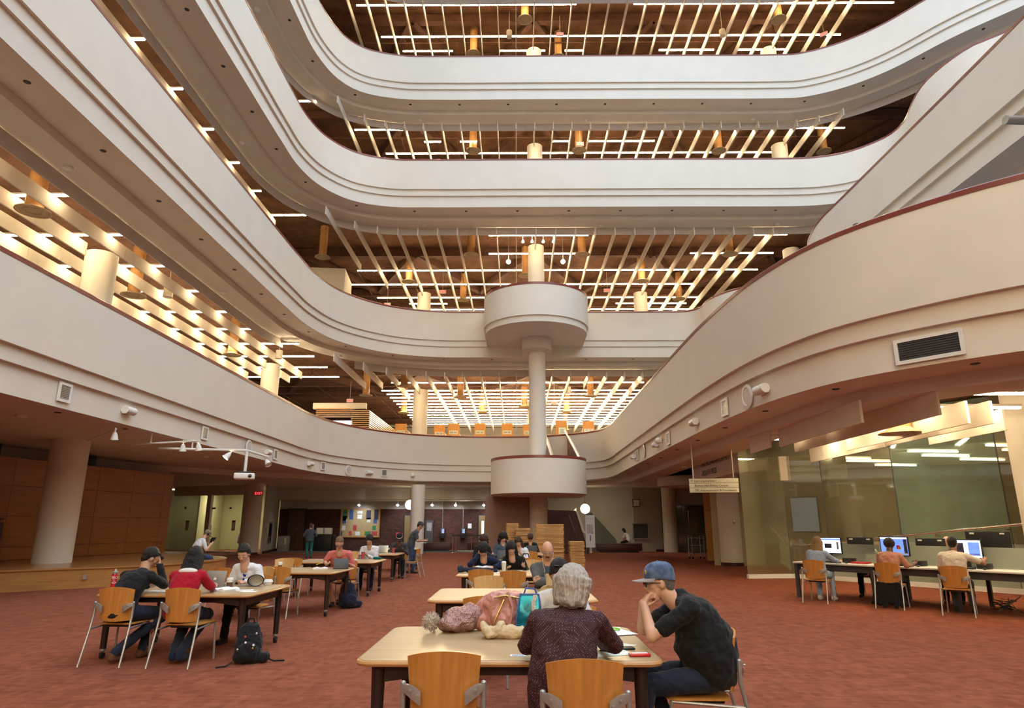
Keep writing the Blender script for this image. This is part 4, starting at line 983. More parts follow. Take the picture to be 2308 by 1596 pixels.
def ik(a, c, l1, l2, hint):
    d = c-a; L = min(d.length, (l1+l2)*.995); u = d.normalized(); c = a+u*L
    k = (l1*l1-l2*l2+L*L)/(2*L); h = sqrt(max(0, l1*l1-k*k)); p = hint-u*hint.dot(u)
    p = p.normalized() if p.length > 1e-4 else V((0, 0, -1))
    return a+u*k+p*h, c
def frame(d, w):
    d = d.normalized(); w = (w-d*w.dot(d)).normalized(); return d, w, d.cross(w)
def hand(mb, wr, d, w, curl, side, s=1., spread=1.):
    """wr wrist, d pointing direction, w towards the thumb side, curl 0 flat .. 1 fist; the palm faces -n*side"""
    d, w, n = frame(d, w); n = n*side
    pc = wr+d*.048*s
    mb.loft([[pc+d*t*s+(w*cos(a)*rw+n*sin(a)*rn)*s for a in [2*pi*k/10 for k in range(10)]] for t, rw, rn in ((-.05, .024, .018), (-.025, .032, .019), (.01, .039, .018), (.04, .040, .015), (.05, .030, .010))])
    for k, (off, ln) in enumerate(((.028, .078), (.010, .086), (-.010, .080), (-.028, .064))):
        b = wr+d*.088*s+w*off*s; c = 1.15*curl*(1+.08*k)
        d1 = (d*cos(c*.75)-n*sin(c*.75)+w*off*1.5*spread*(1-curl)).normalized(); p1 = b+d1*ln*.48*s
        d2 = (d*cos(c*1.7)-n*sin(c*1.7)).normalized(); p2 = p1+d2*ln*.30*s; d3 = (d*cos(c*2.3)-n*sin(c*2.3)).normalized(); p3 = p2+d3*ln*.24*s
        mb.caps(b-d*.01*s, .0092*s, p1, .0088*s, 8); mb.caps(p1, .0088*s, p2, .0082*s, 8); mb.caps(p2, .0082*s, p3, .007*s, 8)
    t0 = wr+d*.022*s+w*.026*s-n*.004*s; t1 = t0+(d*.62+w*.70-n*.35*curl)*.040*s; t2 = t1+(d*.9+w*(.25-.5*curl)-n*.5*curl)*.032*s; t3 = t2+(d*.95-w*.3*curl-n*.5*curl)*.022*s
    mb.caps(t0, .0135*s, t1, .0115*s, 8); mb.caps(t1, .0115*s, t2, .0098*s, 8); mb.caps(t2, .0098*s, t3, .008*s, 8)
def person(label, x, y, deg, pel=(0, 0, .545), lean=.14, side=0., neck_h=.475, head=(15, 0, 0), hfwd=.05, hl=(-.16, .34, .79), hr=(.16, .34, .79), el=(-.42, -.35, -1), er=(.42, -.35, -1), knees=None, feet=None, skin='skin_a', shirt='cl_black', sleeve='long', pants='cl_denim_dark', plen='long', hair=('short', 'hair_black'), det=0, s=1., wide=1., shoe='shoe_dark', curl=(.45, .45), wl=(1, 0, .2), wr=(-1, 0, .2), stand=False, extra=None, arms=(.285, .255), z0=0., belly=0., deep=1., exl=None, exr=None, pose_head=None, noleg=False):
    t = thing('person', label, 'person', (x, y, z0), radians(deg))
    vox = (.020, .012, .0062)[det]
    P = V(pel); Nk = P+V((side, lean, neck_h))
    if not stand: P.z += .03
    R_ = V((1, 0, 0))
    sw = .158*wide
    Hc = pose_head and V(pose_head) or Nk+V((side*.15, hfwd+.02, .172))
    Rh = Matrix.Rotation(radians(head[1]), 3, 'Z') @ Matrix.Rotation(-radians(head[0]), 3, 'X') @ Matrix.Rotation(radians(head[2]), 3, 'Y')
    f, u, r = Rh @ V((0, 1, 0)), Rh @ V((0, 0, 1)), Rh @ V((1, 0, 0))
    B1 = P+V((side*.25, lean*.22-.03-.12*max(0, lean-.12), neck_h*.60))
    def cl(t):
        if t < 0: return P+V((0, -.012*min(1, -t*8), t*.52)), V((0, 0, 1))
        q = P*(1-t)**2+B1*2*t*(1-t)+Nk*t*t; d_ = ((B1-P)*2*(1-t)+(Nk-B1)*2*t).normalized(); return q, d_
    C = cl(.6)[0]
    def torso(mb, g):
        rings = []
        for t_, w, d in ((-.20, .12, .095), (-.12, .160*wide, .120*deep), (0, .170*wide, .128*deep), (.14, .162*wide+belly*.4, .118*deep+belly*.6), (.30, .150*wide+belly*.5, .108*deep+belly), (.46, .153*wide+belly*.3, .108*deep+belly*.6), (.62, .163*wide, .110*deep), (.75, .168*wide, .104*deep), (.86, .156*wide, .088), (.93, .115*wide, .070), (.985, .072, .060), (1.04, .058, .055)):
            c, d_ = cl(t_); fy = V((0, d_.z, -d_.y)).normalized(); g2 = g
            rings.append([c+R_*cos(q_)*(w+g2)+fy*sin(q_)*(d+g2)*(1.08 if sin(q_) > 0 and .2 < t_ < .8 else 1.) for q_ in [2*pi*k/22 for k in range(22)]])
        mb.loft(rings)
        for S_ in (SL, SR): mb.caps(cl(.96)[0], .045+g, S_, .056+g, 12)
    ds_ = cl(.88)[1]; fb_ = V((0, ds_.z, -ds_.y))
    SL, SR = cl(.855)[0]+V((-sw, 0, 0))-fb_*.004, cl(.855)[0]+V((sw, 0, 0))-fb_*.004
    EL, WL = ik(SL, V(hl), *arms, V(el)); ER, WR = ik(SR, V(hr), *arms, V(er))
    if exl: EL, WL = V(exl), V(hl)
    if exr: ER, WR = V(exr), V(hr)
    for q_ in (EL, ER):
        if not stand and q_.y > .2 and q_.z < .838: q_.z = .838
    for q_ in (WL, WR):
        if not stand and q_.y > .25 and .7 < q_.z < .806: q_.z = .806
    HL, HR = P+V((-.09, .01, -.03)), P+V((.09, .01, -.03))
    if stand: kn = knees or ((-.10, .05, .50), (.10, .02, .50)); ft = feet or ((-.10, .0, .085), (.11, -.03, .085))
    else: kn = knees or ((-.13, .40, .52), (.13, .40, .52)); ft = feet or ((-.13, .36, .085), (.14, .38, .085))
    KL, KR = V(kn[0]), V(kn[1]); AL, AR = V(ft[0]), V(ft[1])
    b = MB()
    # head, neck, torso, arms, hands and legs: one closed skin
    b.ell(Hc+u*.018-f*.008, (.0765, .098, .102), Rh, 20, 14); b.ell(Hc-u*.045+f*.022, (.060, .066, .070), Rh, 16, 10); b.ell(Hc-u*.092+f*.062, (.026, .024, .022), Rh, 12, 8)
    b.ell(Hc+u*.005+f*.045, (.062, .046, .05), Rh, 14, 10)
    b.caps(Hc+f*.086+u*.006, .008, Hc+f*.104-u*.027, .0125, 10); b.ell(Hc+f*.096-u*.032, (.018, .012, .009), Rh, 10, 6)
    for k in (-1, 1): b.ell(Hc+r*.077*k-u*.012-f*.004, (.010, .020, .031), Rh, 10, 8); b.ell(Hc+r*.042*k-u*.02+f*.056, (.024, .022, .022), Rh, 10, 8)
    b.ell(Hc+f*.083-u*.060, (.026, .012, .013), Rh, 12, 8); b.caps(Hc+f*.078+u*.024-r*.035, .009, Hc+f*.078+u*.024+r*.035, .009, 8)
    b.caps(Nk+V((0, 0, -.05)), .068, Hc-u*.06-f*.02, .058, 16); torso(b, -.010)
    for Sx, Ex, Wx, k, cu, wv in ((SL, EL, WL, -1, curl[0], wl), (SR, ER, WR, 1, curl[1], wr)):
        b.caps(Sx, .054, Ex, .040, 14); b.caps(Ex, .041, Wx, .0275, 14); b.caps(Ex.lerp(Wx, .12), .043, Ex.lerp(Wx, .4), .037, 12)
        dd = (Wx-Ex).normalized(); hd = V((0, 0, 0))
        aim = extra and extra.get('aim'+('l' if k < 0 else 'r'))
        hand(b, Wx, V(aim) if aim else (dd+V((0, .25, 0))).normalized(), V(wv), cu, 1 if k < 0 else -1, .95)
    if not noleg:
        for Hx, Kx, Ax, k in ((HL, KL, AL, -1), (HR, KR, AR, 1)):
            b.caps(Hx, .080, Kx, .054, 14); b.caps(Kx, .056, Ax, .038, 14); q = Kx.lerp(Ax, .3); b.ell(q+V((0, -.012, 0)), (.05, .055, .10), None, 12, 8)
            b.caps(Ax+V((0, -.03, -.045)), .034, Ax+V((.01*k, .13, -.058)), .026, 12)
    bake(b, 'body', skin, t, vox)
    if shirt:
        m = MB(); torso(m, .013)
        m.caps(Nk+V((0, -.008, -.06)), .066, Nk+V((0, -.004, -.004)), .062, 16)
        for Sx, Ex, Wx in ((SL, EL, WL), (SR, ER, WR)):
            e = {'long': 1., 'short': 0.}[sleeve] if isinstance(sleeve, str) else sleeve
            if e >= .99: m.caps(Sx, .066, Ex, .054, 14); m.caps(Ex, .054, Wx-(Wx-Ex)*.04, .040, 14)
            else: m.caps(Sx, .066, Sx.lerp(Ex, .72), .060, 14)
        bake(m, 'shirt', shirt, t, max(vox, .009), 9 if det else 4, disp=.030)
    if pants and not noleg:
        m = MB(); m.ell(P+V((0, -.01, -.005)), (.178*wide, .135, .100), None, 18, 12)
        for Hx, Kx, Ax in ((HL, KL, AL), (HR, KR, AR)):
            m.caps(Hx, .094, Kx, .070, 14)
            if plen == 'long': m.caps(Kx, .070, Ax+V((0, 0, .01)), .054, 14)
            else: m.caps(Kx.lerp(Hx, .15), .080, Kx.lerp(Hx, .0), .080, 14)
        bake(m, 'trousers' if plen == 'long' else 'shorts', pants, t, max(vox, .011), 5, disp=.024)
    if not noleg:
        for Ax, k in ((AL, -1), (AR, 1)):
            m = MB(); m.caps(Ax+V((0, -.04, -.046)), .042, Ax+V((.01*k, .15, -.056)), .035, 12); m.caps(Ax+V((0, -.03, -.02)), .044, Ax+V((0, .02, -.03)), .042, 12); bake(m, 'shoe', shoe, t, max(vox, .011), 2)
    st, hm = hair
    h = MB()
    if st in ('short', 'full', 'long', 'bob', 'curly', 'tied', 'mop'):
        g = {'short': .006, 'full': .014, 'long': .014, 'bob': .03, 'curly': .03, 'tied': .008, 'mop': .020}[st]
        h.ell(Hc+u*.034-f*.022, (.0765+g, .094+g, .094+g), Rh, 22, 14)
        if st != 'short': h.ell(Hc+u*.072+f*.030, (.060+g*.4, .05+g*.6, .030+g*.4), Rh, 14, 8)
        else: h.ell(Hc+u*.078+f*.028, (.058, .05, .030), Rh, 14, 8)
    if st in ('short', 'full', 'mop'): h.ell(Hc-u*.02-f*.055, (.066, .050, .07), Rh, 14, 10)
    if st == 'mop':
        for k in range(-3, 4): h.caps(Hc+u*.085+f*.05+r*.018*k, .02, Hc+u*.028+f*.092+r*.021*k, .010, 8)
    if st == 'bald':
        for k in (-1, 1): h.caps(Hc+r*.068*k-f*.02+u*.03, .018, Hc+r*.058*k-f*.06-u*.02, .022, 10)
        h.ell(Hc-f*.075-u*.005, (.058, .024, .055), Rh, 12, 8)
    if st == 'bob':
        h.ell(Hc-u*.025-f*.025, (.112, .105, .10), Rh, 20, 12); h.ell(Hc-u*.075-f*.05, (.098, .07, .045), Rh, 18, 10)
        for k in range(15):
            a = radians(20+k*320/14+110); q = Hc-f*.025+(r*cos(a)*.104+f*sin(a)*-.094); h.caps(q+u*.05, .026, q-u*(.078+.02*random.random())-(r*cos(a)*.016-f*sin(a)*.016), .020, 8)
    if st in ('long', 'tied'):
        h.ell(Hc-u*.03-f*.05, (.082, .062, .10), Rh, 16, 10)
    if st == 'long':
        for k in range(-4, 5):
            a = radians(k*24); q = Hc-f*.065*cos(a)-f*.015+r*.084*sin(a)
            e = Nk+V((.115*sin(a)*1.0, -.085-.03*cos(a), -.16+.04*abs(sin(a)))); h.caps(q+u*.02, .030, q.lerp(e, .5), .030, 8); h.caps(q.lerp(e, .5), .030, e, .018, 8)
    if st == 'curly':
        for k in range(46):
            a = random.uniform(0, 2*pi); zz = random.uniform(-.17, .09); rr = .10+.02*random.random()-max(0, zz)*.5
            q = Hc-f*.03+(r*cos(a)+f*sin(a)*.95)*rr+u*zz
            if (q-Hc).dot(f) > .045 and zz < .06: continue
            h.ell(q, .03, n=8, m=6)
    if st == 'tied':
        for k in (-1, 1): h.caps(Hc+u*.06+f*.03+r*.03*k, .03, Hc-u*.01-f*.01+r*.076*k, .018, 10)
    if st == 'afro':
        h.ell(Hc+u*.03-f*.02, (.105, .11, .105), Rh, 20, 12)
    if len(h.v): bake(h, 'hair', hm, t, max(vox, .009) if det < 2 else .0065, 3 if st != 'curly' else 1, disp={'short': .010, 'bald': .006, 'tied': .006, 'long': .008, 'bob': .014, 'mop': .016}.get(st, .026))
    if det >= 1:
        for k in (-1, 1): 
            e = ob('eye', MB().ell(Hc+f*.0835+r*.031*k+u*.004, (.0125, .006, .0052), Rh, 10, 8), 'eye_white', t); ob('pupil', MB().ell(Hc+f*.0885+r*.031*k+u*.003, (.0062, .004, .0052), Rh, 8, 6), 'ink', e)
            ob('eyebrow', MB().caps(Hc+f*.090+r*.018*k+u*.024, .0028, Hc+f*.080+r*.048*k+u*.0225, .002, 6), hm if hm != 'hair_silver' else 'hair_grey', t)
        ob('lips', MB().ell(Hc+f*.0935-u*.060, (.022, .006, .007), Rh, 12, 8), 'lip', t)
    return dict(t=t, Hc=Hc, f=f, u=u, r=r, Rh=Rh, Nk=Nk, P=P, WL=WL, WR=WR, C=C)
def glasses(p, m='wire', thick=.0022, sun=False):
    H, f, u, r = p['Hc'], p['f'], p['u'], p['r']; g = MB()
    for k in (-1, 1):
        c = H+f*.104+r*.033*k-u*.002; g.tube([c+(r*cos(a)*.026+u*sin(a)*.019)+f*(-.004*abs(cos(a))) for a in [2*pi*i/16 for i in range(16)]], thick, 5, closed=True)
        g.tube([c+r*.026*k, H+r*.080*k+f*.06+u*.004, H+r*.082*k-f*.015-u*.002], thick, 5)
    g.tube([H+f*.106-r*.008, H+f*.108+u*.003, H+f*.106+r*.008], thick, 5)
    o = ob('glasses', g, m, p['t'])
    return o
def cap(p, crown, brim, up=.0):
    H, f, u, r, Rh = p['Hc'], p['f'], p['u'], p['r'], p['Rh']; m = MB(); rings = []
    for z, s_ in ((.028, 1.0), (.05, 1.02), (.085, .98), (.115, .82), (.133, .55), (.140, .22)):
        rings.append([H-f*.010+u*z+(r*cos(a)*.091*s_+f*sin(a)*.108*s_)+u*(-.028*max(0, -sin(a)) if z < .04 else 0) for a in [2*pi*i/26 for i in range(26)]])
    m.loft(rings, False, True); m.ell(H-f*.010+u*.141, .008, n=8, m=6); o = ob('cap', m, crown, p['t'])
    b = MB(); top = []; 
    for i in range(13):
        a = radians(-62+124*i/12); q = H-f*.010+u*.034+(r*sin(a)*.091+f*cos(a)*.108); e = H-f*.010+u*(.030-.012*abs(sin(a))*1.2)+r*sin(a)*.094+f*(.108*cos(a)+.092*cos(a*1.35)); top.append((q, e))
    b.loft([[q, e, e-u*.006, q-u*.008] for q, e in top], True, True); ob('brim', b, brim, o)
    return o

# --- the table nearest the camera
p = person('man in black T-shirt and denim cap, hands clasped at his mouth, elbows on the table', 1.24, 5.0, 86, pel=(.0, -.10, .565), lean=.195, side=-.02, neck_h=.505, wide=1.16, belly=.06, deep=1.28, exl=(-.20, .31, .80), exr=(.10, .34, .80), head=(6, 4, 0), hfwd=.085, pose_head=(-.03, .225, 1.175),
    hl=(-.085, .345, 1.03), hr=(-.015, .345, 1.03), el=(-.55, .55, -1), er=(.55, .55, -1), arms=(.285, .262), knees=((-.14, .36, .52), (.15, .34, .53)), feet=((-.17, .42, .09), (.14, .12, .10)), skin='skin_c', shirt='cl_black', sleeve='short', pants='cl_denim_dark', hair=('short', 'hair_grey'), det=2,
    curl=(.95, .8), wl=(1, -.5, .1), wr=(-1, -.5, .1), extra=dict(aiml=(.30, -.45, .5), aimr=(-.30, -.45, .5)))
glasses(p, 'black', .003); cap(p, 'cap_denim', 'brim')
H = p['Hc']; ob('cap_emblem', MB().ell(H+p['f']*.088+p['u']*.075+p['r']*-.02, (.024, .006, .018), p['Rh'], 10, 6), 'yellow_print', p['t'])
p = person('woman with silver bobbed hair and maroon dotted blouse, seen from behind', .26, 4.20, -4, pel=(.0, .06, .55), lean=.15, side=.045, neck_h=.49, wide=1.14, belly=.03, deep=1.15, head=(14, -14, 5), pose_head=(.075, .235, 1.175), hl=(-.10, .44, .79), hr=(.26, .56, .795), el=(-.5, -.3, -1), er=(.6, .1, -.8), skin='skin_c', shirt='cl_dots', pants='cl_charcoal', hair=('bob', 'hair_silver'), det=2, knees=((-.10, .44, .50), (.15, .46, .50)))
p = person('woman in a white shirt with sunglasses on her dark hair, behind the silver-haired woman', .42, 6.30, 176, pel=(0, .05, .55), lean=.18, side=.03, head=(34, 4, 0), neck_h=.44, hfwd=.09, hl=(-.22, .40, .79), hr=(.14, .40, .79), skin='skin_a', shirt='cl_white', pants='cl_black', hair=('tied', 'hair_black'), det=1)
g = MB(); 
for k in (-1, 1): g.ell(p['Hc']+p['u']*.118+p['f']*.045+p['r']*.032*k, (.028, .007, .022), p['Rh'] @ Matrix.Rotation(radians(-50), 3, 'X'), 12, 8)
g.tube([p['Hc']+p['u']*.112+p['f']*.045-p['r']*.075, p['Hc']+p['u']*.125+p['f']*.05, p['Hc']+p['u']*.112+p['f']*.045+p['r']*.075], .004, 6); ob('sunglasses', g, 'lens', p['t'])
# --- second and third middle tables
p = person('balding man with moustache, glasses and grey cardigan, arms folded, at the second table', .40, 9.45, 184, pel=(0, .03, .56), lean=.06, head=(22, -6, 0), neck_h=.50, hfwd=.05, hl=(.10, .24, .86), hr=(-.10, .26, .84), el=(-1, .1, -.6), er=(1, .1, -.6), skin='skin_a', shirt='cl_grey', pants='cl_black', hair=('bald', 'hair_grey'), det=1, wide=1.05, curl=(.6, .6), wl=(0, 0, 1), wr=(0, 0, 1))
glasses(p); ob('moustache', MB().caps(p['Hc']+p['f']*.098-p['u']*.047-p['r']*.022, .006, p['Hc']+p['f']*.098-p['u']*.047+p['r']*.022, .006, 8).ell(p['Hc']+p['f']*.098-p['u']*.047, (.024, .006, .007), p['Rh'], 10, 6), 'hair_black', p['t'])
mb = MB(); C = p['C']
for k in (-1, 1): mb.tube([C+V((k*.035, .135, -.02)), C+V((k*.045, .125, .10)), p['Nk']+V((k*.06, .085, -.02)), p['Hc']+p['r']*.08*k-p['u']*.02], .0025, 5)
ob('earphone_cord', mb, 'white_paint', p['t'])
ob('shirt_front', MB().ell(C+V((0, .085, .0)), (.075, .05, .17), None, 14, 10), 'cl_denim_shirt', p['t'])
person('young man in a navy sweater with his head bowed on his hand', -.62, 13.36, 182, pel=(0, .02, .55), lean=.26, side=.02, neck_h=.40, head=(52, 0, 4), hfwd=.10, hl=(-.16, .42, .80), hr=(.10, .40, 1.02), el=(-1, 0, -.9), er=(1, .3, -1), skin='skin_a', shirt='cl_navy', pants='cl_black', hair=('mop', 'hair_black'), det=1, wide=1.1, extra=dict(aimr=(-.2, 0, 1)))
person('woman with long black hair and black top bent over papers at the third table', .0, 13.36, 172, pel=(0, .02, .55), lean=.24, side=.05, neck_h=.42, head=(40, 20, 8), hfwd=.08, hl=(-.2, .42, .79), hr=(.12, .42, .79), skin='skin_a', shirt='cl_black', pants='cl_black', hair=('long', 'hair_black'), det=1)
p = person('woman in black with dark curly hair and glasses at the fourth table', -.92, 17.85, 200, pel=(0, 0, .55), lean=.14, head=(28, -14, 0), hl=(-.18, .36, .79), hr=(.16, .36, .79), skin='skin_a', shirt='cl_black', pants='cl_black', hair=('curly', 'hair_brown'), det=1); glasses(p)
person('young man with short black curls in a denim shirt, looking down', -.38, 18.15, 190, pel=(0, 0, .58), lean=.06, neck_h=.50, head=(20, 12, 0), skin='skin_c', shirt='cl_denim_shirt', pants='cl_denim_dark', hair=('curly', 'hair_black'), det=1)
person('woman with long reddish brown hair behind the black-haired woman', .12, 17.95, 160, pel=(0, 0, .55), lean=.16, head=(34, 16, 6), neck_h=.42, skin='skin_a', shirt='cl_white', pants='cl_black', hair=('long', 'hair_brown'), det=1)
person('person in black with a straight dark fringe before the board stacks', .42, 21.75, 180, pel=(0, .02, .55), lean=.14, head=(48, 0, 0), neck_h=.46, hl=(-.2, .38, .79), hr=(.2, .38, .79), skin='skin_a', shirt='cl_black', pants='cl_black', hair=('mop', 'hair_brown'), det=1)
# --- stage side tables
person('young man in black sweater seen from behind, cheek on hand, near red bottle', -4.74, 8.42, -10, pel=(.02, -.05, .555), lean=.24, side=.05, neck_h=.44, head=(30, -34, 6), hfwd=.07, hl=(-.06, .46, .81), hr=(.15, .36, 1.08), el=(-.4, .3, -1), er=(.25, .7, -1), skin='skin_b', shirt='cl_black', pants='cl_denim_dark', hair=('short', 'hair_black'), det=2, wide=1.08, knees=((.06, .50, .50), (.26, .46, .50)), feet=((.10, .30, .09), (.05, -.10, .11)), shoe='shoe_brown', extra=dict(aimr=(-.4, -.1, 1)))
p = person('girl in a red hoodie with straight black hair, seen from behind', -4.02, 8.40, 2, pel=(.0, -.05, .55), lean=.20, side=.0, neck_h=.45, head=(26, 6, 0), hl=(-.17, .46, .79), hr=(.16, .46, .79), skin='skin_a', shirt='cl_red', pants='cl_denim_dark', hair=('long', 'hair_black'), det=2, feet=((.0, -.06, .12), (.10, -.10, .12)), knees=((-.08, .40, .49), (.16, .40, .49)), shoe='cl_navy')
mb = MB(); Nk = p['Nk']; mb.ell(Nk+V((0, -.105, -.05)), (.15, .075, .08), None, 18, 10); mb.caps(Nk+V((-.11, -.02, .0)), .048, Nk+V((0, -.12, -.10)), .06, 12); mb.caps(Nk+V((.11, -.02, .0)), .048, Nk+V((0, -.12, -.10)), .06, 12); bake(mb, 'hood', 'cl_red', p['t'], .009)
mb = MB(); mb.ell(Nk+V((0, -.085, .022)), (.118, .07, .038), None, 16, 8); bake(mb, 'hood_lining', 'cl_cream', p['t'], .009)
p = person('girl in white cardigan over a blue top, facing us at a laptop', -3.82, 10.05, 172, pel=(0, .06, .55), lean=.17, neck_h=.46, head=(32, 10, 0), hfwd=.07, hl=(-.12, .42, .80), hr=(.20, .40, .79), skin='skin_a', shirt='cl_white', pants='cl_black', hair=('tied', 'hair_black'), det=2, knees=((-.10, .38, .50), (.12, .36, .50)))
ob('blue_top', MB().ell(p['C']+V((0, .085, .06)), (.080, .060, .15), None, 16, 10), 'cl_blue', p['t'])
text('TAC', .045, 'white_paint', p['t'], Matrix.Translation(p['C']+V((.045, .147, .06))) @ Matrix.Rotation(pi, 4, 'Z') @ Matrix.Rotation(pi/2, 4, 'X'), 'lettering')
p = person('man in a pink printed T-shirt and glasses writing beside a tablet', -3.62, 14.22, 186, pel=(0, .04, .57), lean=.24, neck_h=.47, side=.0, head=(34, 12, 0), hfwd=.08, hl=(-.22, .42, .79), hr=(.22, .44, .79), skin='skin_a', shirt='cl_pink', sleeve='short', pants='cl_olive', plen='short', hair=('short', 'hair_sand'), det=1, wide=1.2, knees=((-.17, .38, .52), (.17, .38, .52)), feet=((-.02, .20, .12), (.08, .30, .09)))
glasses(p, 'black', .003)
mb = MB(); q = p['C']+V((0, .134, .0)); mb.tube([q+V((cos(a)*.06, 0, sin(a)*.06)) for a in [2*pi*i/20 for i in range(20)]], .007, 6, closed=True); mb.ell(q, (.035, .006, .035), None, 12, 8); ob('shirt_print', mb, 'dark_print', p['t'])
person('person in a white sweatshirt with a dark mop of hair, holding a cup', -3.72, 17.55, 178, pel=(0, .02, .56), lean=.14, neck_h=.47, head=(16, 6, 0), hl=(-.02, .36, .82), hr=(.20, .36, .79), skin='skin_b', shirt='cl_white', pants='cl_denim_dark', hair=('mop', 'hair_black'), det=1, wide=1.1)
p = person('man in a dark jacket and black hat with a white band, bowed at a laptop', -3.68, 21.4, 192, pel=(0, .02, .56), lean=.24, neck_h=.45, head=(34, -10, 0), hfwd=.08, skin='skin_dark', shirt='cl_charcoal', pants='cl_black', hair=('short', 'hair_black'), det=1, wide=1.12)
cap(p, 'cl_black', 'cl_black'); mb = MB(); mb.loft([[p['Hc']-p['f']*.010+p['u']*z+(p['r']*cos(a)*.094+p['f']*sin(a)*.111) for a in [2*pi*i/24 for i in range(24)]] for z in (.036, .058)], False, False); ob('hat_band', mb, 'white_paint', p['t'])
p = person('walking man in a grey shirt and cap, leaning forward beside the far chair', -3.55, 23.0, -75, pel=(0, 0, .90), lean=.20, neck_h=.47, head=(30, 0, 0), hfwd=.07, hl=(-.14, .46, 1.08), hr=(.16, .42, 1.05), el=(-.6, -.6, -1), er=(.6, -.6, -1), skin='skin_mid', shirt='cl_charcoal', sleeve='short', pants='cl_denim', hair=('short', 'hair_black'), det=1, stand=True, knees=((-.09, .16, .50), (.10, .0, .48)), feet=((-.09, .10, .085), (.10, -.22, .12)))
cap(p, 'cl_charcoal', 'hair_grey')
ob('paper', MB().box((-.1, .42, .98), (.28, .2, .006)), 'paper', p['t'])
person('woman standing in a dark jacket and green skirt before the brown doors', -10.1, 33.4, 15, pel=(0, 0, .88), lean=.05, neck_h=.47, head=(14, 20, 0), hl=(-.16, .18, 1.0), hr=(.18, .15, 1.0), el=(-.6, -.6, -.6), er=(.6, -.6, -.6), skin='skin_a', shirt='cl_charcoal', pants='cl_teal', hair=('tied', 'hair_brown'), det=0, stand=True, wide=1.1)
# --- on the stage edge
p = person('man in a white shirt, camouflage cap and jeans reading a tablet on the stage edge', -10.05, 21.55, -38, z0=.0, pel=(0, -.04, .68), lean=.22, neck_h=.43, head=(40, -10, 0), hfwd=.08, hl=(-.08, .34, .98), hr=(.14, .36, .96), skin='skin_c', shirt='cl_white', sleeve='short', pants='cl_denim', hair=('short', 'hair_sand'), det=1, knees=((-.12, .40, .56), (.13, .42, .56)), feet=((-.1, .50, .09), (.12, .52, .09)))
cap(p, cloth('camo', (.22, .18, .12), .6, .3, 25), 'camo')
ob('headphones', MB().tube([p['Hc']-p['r']*.095, p['Hc']+p['u']*.15, p['Hc']+p['r']*.095], .012, 8).ell(p['Hc']-p['r']*.095, (.02, .04, .045)).ell(p['Hc']+p['r']*.095, (.02, .04, .045)), 'black', p['t'])
tb = tag(ob('tablet', MB().rbox((0, 0, 0), (.27, .02, .20), .006, R=Matrix.Rotation(radians(-35), 3, 'X')), 'black', loc=(-9.78, 21.98, 1.09), rz=radians(-38)), 'black tablet held by the man on the stage edge', 'tablet')
# --- computer desk
def atdesk(d): return degrees_(DA)+90-90+d
degrees_ = lambda a: a*180/pi
p = person('girl in a pale blue hoodie with blond hair at the first computer', 6.43, 14.88, -42, pel=(0, .0, .55), lean=.10, neck_h=.47, head=(8, -6, 0), hl=(-.12, .36, .80), hr=(.30, .46, .80), skin='skin_c', shirt='cl_pale_blue', pants='cl_pale_blue', hair=('long', 'hair_blond'), det=1, shoe='shoe_white')
mb = MB(); Nk = p['Nk']; mb.ell(Nk+V((0, -.085, -.06)), (.13, .06, .075), None, 16, 10); bake(mb, 'hood', 'cl_pale_blue', p['t'], .011)
p = person('person with short black hair in a salmon pink T-shirt at the second computer', 7.42, 13.86, -44, pel=(0, .0, .55), lean=.12, neck_h=.46, head=(6, 0, 0), hl=(-.14, .36, .80), hr=(.34, .42, .80), skin='skin_dark', shirt='cl_salmon', sleeve='short', pants='cl_black', hair=('afro', 'hair_black'), det=1, wide=1.1)
mb = MB()
for k in range(9): x_ = -.24+.06*k; mb.caps((x_*.85, -.31, .46), .030, (x_*1.15+.02*sin(k*2), -.34, .10+.05*sin(k*1.7)), .042, 8)
mb.caps((-.2, -.3, .46), .035, (.2, -.3, .46), .035, 10); bake(mb, 'jacket', 'cl_black', p['t'], .012, 4, disp=.03)
p = person('man in a white T-shirt at the third computer, arm raised to the screen', 8.04, 12.80, -42, pel=(0, .0, .57), lean=.10, neck_h=.49, head=(4, -4, 0), hl=(-.16, .34, .80), hr=(.42, .40, .93), er=(1, .2, -.5), skin='skin_mid', shirt='cl_offwhite', sleeve='short', pants='cl_charcoal', hair=('short', 'hair_black'), det=1, wide=1.2)
person('dark-haired person in white mostly hidden behind the first black monitor', 8.10, 16.0, 142, pel=(0, 0, .55), lean=.12, head=(10, 0, 0), skin='skin_dark', shirt='cl_white', pants='cl_black', hair=('short', 'hair_black'), det=0, noleg=False)
person('bald man in a pale shirt behind the second black monitor', 9.22, 14.75, 142, pel=(0, 0, .57), lean=.12, head=(10, 0, 0), skin='skin_c', shirt='cl_pale_blue', pants='cl_black', hair=('bald', 'hair_grey'), det=0)
for x, y, l in ((8.14, 16.05, 'wooden chair of the dark-haired person behind the first monitor'), (9.25, 14.8, 'wooden chair of the bald man behind the second monitor')): chair(x, y, 142, l)
